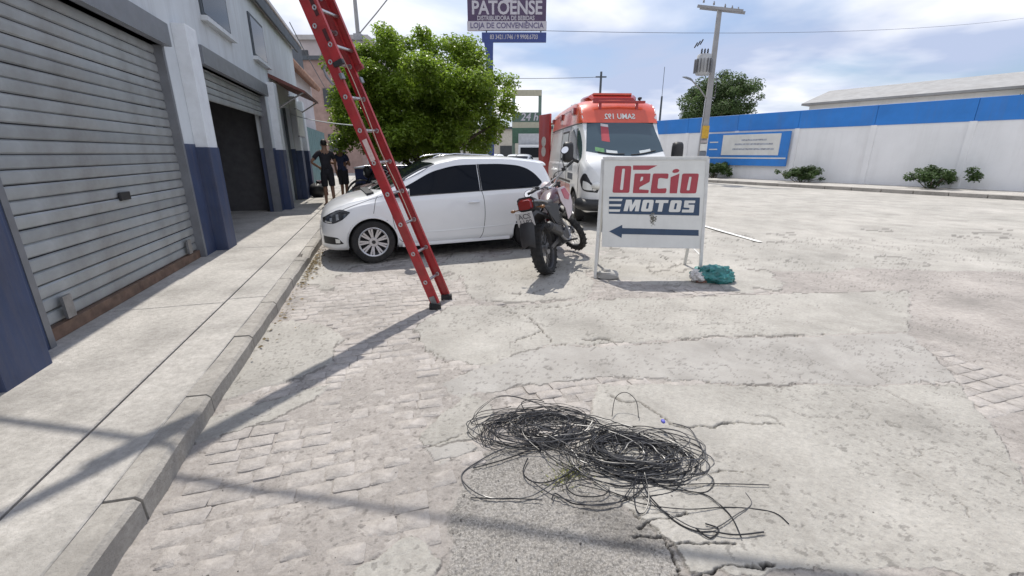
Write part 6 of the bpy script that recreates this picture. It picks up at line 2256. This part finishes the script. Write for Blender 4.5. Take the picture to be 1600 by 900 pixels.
tree("mesquite_tree", "feathery grey green tree rising behind the blue topped wall", (17.0, 38.5, 0), (17.1, 38.5, 5.3), 3.3, 2.8, 2.5, 120, 30000, .17, leaf_c, 13, .2, clump=(.4, .85))
tree("mesquite_tree", "brighter tree with a broad crown near the right end of the wall", (31.0, 24.0, 0), (31.0, 24.0, 4.6), 3.6, 3.0, 2.0, 100, 20000, .18, leaf_c, 17, .2, clump=(.4, .8))
hs = thing("white_house", "plain white house with grey roof behind the right part of the wall", "building", (30.5, 34.0, 0), (0, 0, wa))
mb = MB(); mb.box((0, 0, 2.6), (13, 8, 5.2)); mb.build("wall", white_w, hs, smooth=0)
mb = MB(); mb.loft([[Vector((x, y, z)) for y, z in ((-4.5, 5.1), (4.5, 5.1), (4.5, 5.25), (0, 6.5), (-4.5, 5.25))] for x in (-6.9, 6.9)]); mb.build("roof", M("fibre_roof", (.30, .30, .30), .8, var=.15, scale=2, dirt=.3), hs, smooth=0)
for x in (-4, 0, 4):
    mb = MB(); mb.box((x, SY * 4.02, 3.9), (1.5, .1, 1.1)); w_ = mb.build("window", M("window_dark", (.05, .055, .06), .3), hs, smooth=0)
    mb = MB(); mb.box((x, SY * 4.06, 3.3), (1.7, .14, .10)); mb.build("sill", wall_grey, w_, smooth=0)

# ------------------------------------------------------------------ poles, lamps and wires
pole_m = M("pole_concrete", (.30, .30, .305), .85, var=.12, scale=2, bump=.15, dirt=.15)
B = Vector((10.05, 24.1, 0)); PH = 8.25
up_ = thing("utility_pole", "tall concrete utility pole carrying a transformer, by the blue wall", "utility pole", B)
mb = MB()
mb.loft([[Vector((sx * w, sy * w * .7, z)) for sx, sy in ((-1, -1), (1, -1), (1, 1), (-1, 1))] for z, w in ((-.1, .17), (4.5, .13), (PH, .095))])
mb.build("shaft", pole_m, up_, smooth=0, bevel=.012, seg=1)
for d in (.0, .16):
    mb = MB(); mb.box((-.05 + d * 1.5, -.14 + d * 1.8, PH - .10), (2.1, .09, .11), Matrix.Rotation(R(12), 3, 'Y') @ Matrix.Rotation(R(-20), 3, 'Z')); cm = mb.build("crossarm", pole_m, up_, smooth=0)
for x in (-.85, -.35, .2, .55, .85):
    mb = MB(); mb.lathe([(.02, 0), (.055, .02), (.03, .05), (.05, .08), (.025, .12), (.03, .16)], Matrix.Translation((x, -.1 + .0, PH - .02 - x * .2)), 10); mb.build("insulator", steel, up_, smooth=40)
mb = MB(); mb.lathe([(0, 0), (.30, 0), (.33, .04), (.33, .85), (.30, .92), (0, .95)], Matrix.Translation((-.52, -.1, 5.25)), 20)
tr_ = mb.build("transformer", M("transformer_grey", (.42, .43, .44), .5, var=.1, dirt=.2), up_, smooth=40)
for k in range(9):
    a_ = R(150) + k * R(26)
    mb = MB(); mb.box((-.52 + .38 * math.cos(a_), -.1 + .38 * math.sin(a_), 5.65), (.12, .02, .62), Matrix.Rotation(a_, 3, 'Z')); mb.build("cooling_rib", steel, tr_, smooth=0)
for k in (-.15, 0, .15):
    mb = MB(); mb.lathe([(.03, 0), (.06, .03), (.03, .07), (.055, .11), (.03, .15), (.05, .19), (.015, .26)], Matrix.Translation((-.52 + k, -.1, 6.18)), 10); mb.build("bushing", black_plastic, tr_, smooth=40)
for k in range(3):
    mb = MB(); mb.box((-1.05 + k * .13, -.25, 6.55 + k * .07), (.05, .05, .26), Matrix.Rotation(.5, 3, 'Y')); mb.build("fuse", black_plastic, up_, smooth=20)
mb = MB(); mb.tube([(-.1, 0, 4.15), (-.55, -.08, 4.62), (-1.05, -.15, 5.02)], .032, 8); la = mb.build("lamp_arm", steel, up_, smooth=50)
mb = MB(); mb.loft([[Vector((x, -.16 + w * math.cos(a_), z + .05 * math.sin(a_) * h_)) for a_ in [2 * math.pi * j / 12 for j in range(12)]] for x, z, w, h_ in ((-.98, 4.98, .05, .8), (-1.12, 5.06, .11, 1.1), (-1.35, 5.13, .12, 1.0), (-1.5, 5.15, .06, .5))]); mb.build("lamp_head", M("lamp_grey", (.22, .25, .30), .5), la, smooth=50)
for k in range(5):
    mb = MB(); mb.lathe([(.02, -.05), (.05, -.03), (.03, 0), (.05, .03), (.02, .05)], Matrix.Translation((.26, -.08, 5.05 - k * .20)), 10); mb.build("insulator", black_plastic, up_, smooth=40)
mb = MB(); mb.cyl((.26, -.08, 4.15), (.26, -.08, 5.15), .012, n=6); mb.box((.15, -.08, 5.1), (.25, .04, .04)); mb.box((.15, -.08, 4.2), (.25, .04, .04)); mb.build("wire_rack", steel, up_, smooth=20)
for z, h_, mt in ((2.55, .62, M("yellow_notice", (.55, .33, .03), .5, var=.2, scale=10)), (2.08, .12, M("grey_notice", (.40, .36, .36), .5)), (1.80, .34, sign_white), (1.48, .22, M("dark_notice", (.15, .17, .2), .5))):
    mb = MB(); mb.box((-.02, -.155, z), (.35, .02, h_)); mb.build("notice", mt, up_, smooth=0)
mb = MB(); mb.cyl((-.24, .02, 0), (-.15, .02, 4.2), .03, n=8); mb.build("conduit", alu, up_, smooth=40)

# street lamp pole behind the tree on the left pavement
L0 = st(24.5, .45)
lp = thing("lamp_pole", "round grey street lamp pole rising behind the ficus crown", "lamp post", (L0.x, L0.y, 0))
LH = 11.5
mb = MB(); mb.cyl((0, 0, 0), (0, 0, LH), .15, .10, 14); mb.build("shaft", pole_m, lp, smooth=40)
mb = MB(); mb.tube([(.05, 0, 8.1), (1.2, -.1, 9.15), (2.3, -.2, 10.2)], .035, 8); mb.build("lamp_arm", steel, lp, smooth=40)
mb = MB(); mb.box((0, -.12, 7.95), (.46, .10, .34)); mb.box((0, .12, 7.95), (.46, .10, .34)); mb.build("clamp", steel, lp, smooth=20, bevel=.01)
for k in range(3):
    mb = MB(); mb.lathe([(.02, -.12), (.09, -.06), (.05, 0), (.09, .06), (.02, .12)], Matrix.Translation((-.72 + k * .09, -.1, 7.95 - k * .26)), 10); mb.build("insulator", black_plastic, lp, smooth=40)
mb = MB(); mb.tube([(-.05, -.1, 7.9), (-.6, -.1, 7.75)], .012, 6); mb.build("insulator_arm", steel, lp, smooth=40)

for x_, Y_, ztop, lab in ((930, 38, None, "thin dark pole far behind the ambulance roof"), (1023, 46, None, "slender far pole between the ambulance and the blue wall")):
    pass
fp1 = thing("distant_pole", "thin dark pole far behind the ambulance roof", "utility pole", (7.45, 40, 0))
mb = MB(); mb.cyl((0, 0, 0), (0, 0, 8.0), .12, .09, 8); mb.build("shaft", dark_roof, fp1, smooth=40)
mb = MB(); mb.box((0, 0, 7.6), (.9, .1, .1)); mb.build("crossarm", dark_roof, fp1, smooth=0)
fp2 = thing("distant_pole", "slender far pole between the ambulance and the blue wall", "utility pole", (14.6, 46, 0))
mb = MB(); mb.cyl((0, 0, 0), (0, 0, 6.8), .13, .09, 8); mb.build("shaft", dark_roof, fp2, smooth=40)
mb = MB(); mb.cyl((0, 0, 6.8), (0, 0, 9.4), .025, n=6); mb.build("aerial", dark_roof, fp2, smooth=40)


def wire(label, p, q_, sag, r=.012, mat=None):
    P = []
    p, q_ = Vector(p), Vector(q_)
    for i in range(25):
        t = i / 24
        P.append(p.lerp(q_, t) - Vector((0, 0, sag * 4 * t * (1 - t))))
    mb_ = MB(); mb_.tube(P, r, 5)
    tag(mb_.build("wire", mat or M("wire_grey", (.10, .11, .13), .6), smooth=60), label, "wire")


wire("thin wire running level from the far pole to behind the tree", (7.45, 40, 7.6), (-9, 30, 6.3), .2, .02)
wire("wire sloping from the hanging billboard towards the upper right", (1.405, 24.000, 7.213), tuple(Vector((1.405, 24.000, 7.213)).lerp(Vector((19.698, 34.000, 10.679)), 5.5)), 2.0, .012)
wire("pale service wire crossing from the shop front to the red ladder", st(9.0, FN + .1, 2.55), (-3.0, 9.2, 2.02), .05, .012, M("pale_wire", (.55, .58, .58), .5))
wire("slack wire hanging over the grey house on the left", st(10.5, FN + .2, 5.2), st(22, -.4, 3.2), .3, .014)

# ------------------------------------------------------------------ hanging billboard and filling station sign
BY = 24.0
bb = thing("billboard", "purple and white roadside billboard on a leaning blue post", "billboard", ((-1.079, 24.000, 1.484)[0], BY, 0))
bo = Vector(bb.location)
W2 = lambda u, v, y=BY: None
x0, x1 = (-2.171, 24.000, 7.707)[0], (1.675, 24.000, 7.707)[0]
zb_, zm_ = (-0.312, 24.000, 7.213)[2], (-0.311, 24.000, 7.598)[2]
zt_ = zb_ + 3.3
pur = M("billboard_purple", (.075, .045, .10), .5, var=.1)
bl2 = M("billboard_blue", (.035, .06, .22), .5, var=.1)
whit = M("billboard_white", (.50, .48, .52), .5, var=.06, dirt=.1)
mb = MB(); mb.box(((x0 + x1) / 2 - bo.x, 0, (zm_ + zt_) / 2), (x1 - x0 - .06, .18, zt_ - zm_)); pn_ = mb.build("panel", pur, bb, smooth=0)
mb = MB(); mb.box(((x0 + x1) / 2 - bo.x, 0, (zm_ + zb_) / 2), (x1 - x0, .20, zm_ - zb_)); pw_ = mb.build("lower_panel", whit, bb, smooth=0)
cx_ = (x0 + x1) / 2 - bo.x
lettering("PATOENSE", .80, whit, pn_, (cx_, -.094, (-0.308, 24.000, 8.141)[2]), (1, 0, 0), (0, 0, 1), .01, offset=.02, sx=.90, spacing=.97)
lettering("DISTRIBUIDORA DE BEBIDAS", .27, whit, pn_, (cx_ - .05, -.094, (-0.310, 24.000, 7.721)[2]), (1, 0, 0), (0, 0, 1), .01, offset=.004, sx=.80)
lettering("LOJA DE CONVENIÊNCIA", .34, M("billboard_ink", (.12, .10, .20), .5), pw_, (cx_, -.104, (zm_ + zb_) / 2), (1, 0, 0), (0, 0, 1), .01, offset=.004, sx=.92)
mb = MB(); mb.cyl((cx_ + .05, -.10, (-0.306, 24.000, 8.675)[2]), (cx_ + .05, -.085, (-0.306, 24.000, 8.675)[2]), .30, n=24); mb.build("round_emblem", whit, pn_, smooth=20)
za_, zc_ = (-0.313, 24.000, 7.130)[2], (-0.314, 24.000, 6.713)[2]
xl = (-1.474, 24.000, 6.936)[0]
mb = MB(); mb.box(((xl + x1) / 2 - bo.x, .02, (za_ + zc_) / 2), (x1 - xl, .16, za_ - zc_)); ba_ = mb.build("blue_arm", bl2, bb, smooth=0)
lettering("83 3421.1746 / 9 9908.6703", .28, whit, ba_, (cx_ + .34, -.064, (za_ + zc_) / 2), (1, 0, 0), (0, 0, 1), .01, offset=.003, sx=.74)
for u in (761, 845):
    mb = MB(); xx = (-1.250, 24.000, 7.158)[0] - bo.x if u == 761 else (1.406, 24.000, 7.158)[0] - bo.x; mb.box((xx, .02, (zb_ + za_) / 2), (.06, .06, zb_ - za_ + .1)); mb.build("hanger", dark_roof, bb, smooth=0)
mb = MB()
zq = (za_ + zc_) / 2
mb.loft([[Vector((x, y, z)) for x, y in ((xc - w, -.055), (xc + w, -.055), (xc + w, .16), (xc - w, .16))] for xc, z, w in ((xl - bo.x + .30, za_ - .01, .26), (xl - bo.x + .36, zc_ - .6, .17), (xl - bo.x + .36, -.1, .17))])
mb.build("post", bl2, bb, smooth=0)

FY = 34.0
fsn = thing("filling_station_sign", "tall green filling station price sign seen beside the tree", "sign", ((1.242, 34.000, 1.477)[0], FY, 0))
fo = Vector(fsn.location)
gx0, gx1 = (0.000, 34.000, 4.150)[0] - fo.x, (2.144, 34.000, 4.150)[0] - fo.x
zt2 = (1.193, 34.000, 5.818)[2]
grn = M("station_green", (.06, .13, .085), .5, var=.15)
crm = M("station_cream", (.42, .40, .30), .5, var=.1)
for x in (gx0 + .12, gx1 - .12):
    mb = MB(); mb.box((x, 0, zt2 / 2), (.22, .26, zt2)); mb.build("post", M("station_post", (.13, .19, .16), .5), fsn, smooth=0)
z1_, z2_ = (1.197, 34.000, 5.438)[2], (1.210, 34.000, 4.323)[2]
z3_, z4_, z5_ = (1.217, 34.000, 3.669)[2], (1.222, 34.000, 3.273)[2], (1.234, 34.000, 2.203)[2]
mb = MB(); mb.box(((gx0 + gx1) / 2, -.05, (zt2 + z1_) / 2), (gx1 - gx0 - .05, .3, zt2 - z1_)); mb.build("header", crm, fsn, smooth=0)
mb = MB(); mb.box(((gx0 + gx1) / 2, -.05, (z2_ + z3_) / 2), (gx1 - gx0 - .05, .3, z2_ - z3_)); p24 = mb.build("hours_panel", M("station_dark", (.09, .14, .11), .5), fsn, smooth=0)
lettering("24 h", .72, whit, p24, (gx0 + 1.25, -.205, (z2_ + z3_) / 2), (1, 0, 0), (0, 0, 1), .01, shear=.2, offset=.012)
mb = MB(); mb.box(((gx0 + gx1) / 2, -.05, (z3_ + z4_) / 2), (gx1 - gx0 - .05, .28, z3_ - z4_)); mb.build("pale_panel", crm, fsn, smooth=0)
mb = MB(); mb.box(((gx0 + gx1) / 2, -.05, (z4_ + z5_) / 2), (gx1 - gx0 - .05, .3, z4_ - z5_)); mb.build("price_panel", grn, fsn, smooth=0)

# vehicles waiting farther up the street
silver = M("silver_paint", (.42, .43, .44), .35, .3, coat=.5, var=.03)
hatchback("parked_car", "pale silver hatchback far up the street below the green station sign", (.35, 24.5, 0), R(-98), silver, "distant traffic")
hatchback("parked_car", "distant white hatchback partly hidden by the tree and the white roof", (-1.1, 27.5, 0), R(-80), white_paint, "distant traffic")
tk_ = thing("delivery_truck", "grey box truck far up the street left of the ambulance", "truck", (1.5, 31.0, 0), (0, 0, R(-95)))
mb = MB(); mb.box((-1.8, 0, 1.75), (4.2, 2.1, 2.0)); mb.build("cargo_box", M("box_grey", (.42, .43, .45), .6, dirt=.15), tk_, smooth=0, bevel=.03)
mb = MB(); mb.loft([[Vector((x, y, z)) for x, z in ((0.4, .5), (2.0, .5), (2.05, 1.1), (1.75, 2.0), (.4, 2.05))] for y in (-.95, .95)]); cb = mb.build("cab", amb_white, tk_, smooth=20, bevel=.05)
mb = MB(); mb.box((1.93, 0, 1.55), (.06, 1.6, .62), Matrix.Rotation(R(-18), 3, 'Y')); mb.build("windscreen", dark_glass, cb, smooth=0)
mb = MB(); mb.box((-.8, 0, .55), (5.4, .9, .2)); mb.build("chassis", black_plastic, tk_, smooth=0)
for x in (1.3, -2.6):
    for sgn in (1, -1):
        wheel(tk_, (x, sgn * .85, .40), .40, .25, .22, sgn, steel, "steel")
# low buildings and trees closing the far end of the street
for nm, lab, x, y, w, d, h_, m_ in (("far_shop", "low cream station building at the far end of the street", 1.5, 58, 14, 8, 4.2, M("cream_wall", (.55, .52, .45), .9, dirt=.2)), ("far_shop", "grey flat roofed building behind the ambulance, far off", 17, 66, 16, 9, 4.6, wall_grey), ("far_shop", "long pale building beyond the ficus tree, far off", -12, 60, 12, 8, 5.6, white_w)):
    b_ = thing(nm, lab, "building", (x, y, 0), group="low buildings at the far end of the street")
    mb = MB(); mb.box((0, 0, h_ / 2), (w, d, h_)); mb.build("wall", m_, b_, smooth=0)
    mb = MB(); mb.box((0, 0, h_ + .12), (w + .6, d + .6, .24)); mb.build("roof", dark_roof, b_, smooth=0)
    for k in range(int(w / 3)):
        mb = MB(); mb.box((-w / 2 + 1.8 + k * 3, -d / 2 - .03, 1.6), (1.4, .1, 1.5)); mb.build("window", M("window_dark", (.05, .055, .06), .3), b_, smooth=0)
for x, y, r_, lab, sd in ((6.5, 75, 3.4, "dusty round tree at the end of the street", 3), (-4, 80, 4, "tall dark tree closing the view behind the ficus", 5)):
    tree("distant_tree", lab, (x, y, 0), (x, y, r_ * 1.05), r_, r_, r_ * .8, 50, 6000, .35, leaf_c, sd, .25, group="trees at the far end of the street", clump=(.6, 1.2))
# distant rise of dry scrub, so that the street does not end in a bare horizon
hv = []
for i in range(121):
    a_ = R(-70) + R(140) * i / 120
    for j, (rad, k_) in enumerate(((160, 0), (260, 1), (420, .2))):
        z = -.1 if k_ == 0 else (5.5 + 5 * float(fbm(np.array([i * .09]), np.array([j * 3.0]), 4, 80)[0])) * k_
        hv.append((rad * math.sin(a_), rad * math.cos(a_), z))
hq = [(i * 3 + j, i * 3 + j + 1, i * 3 + j + 4, i * 3 + j + 3) for i in range(120) for j in range(2)]
tag(np_mesh("low_hills", hv, hq, M("dry_scrub", (.16, .17, .11), .95, var=.3, scale=.06), smooth=True), kind="structure")
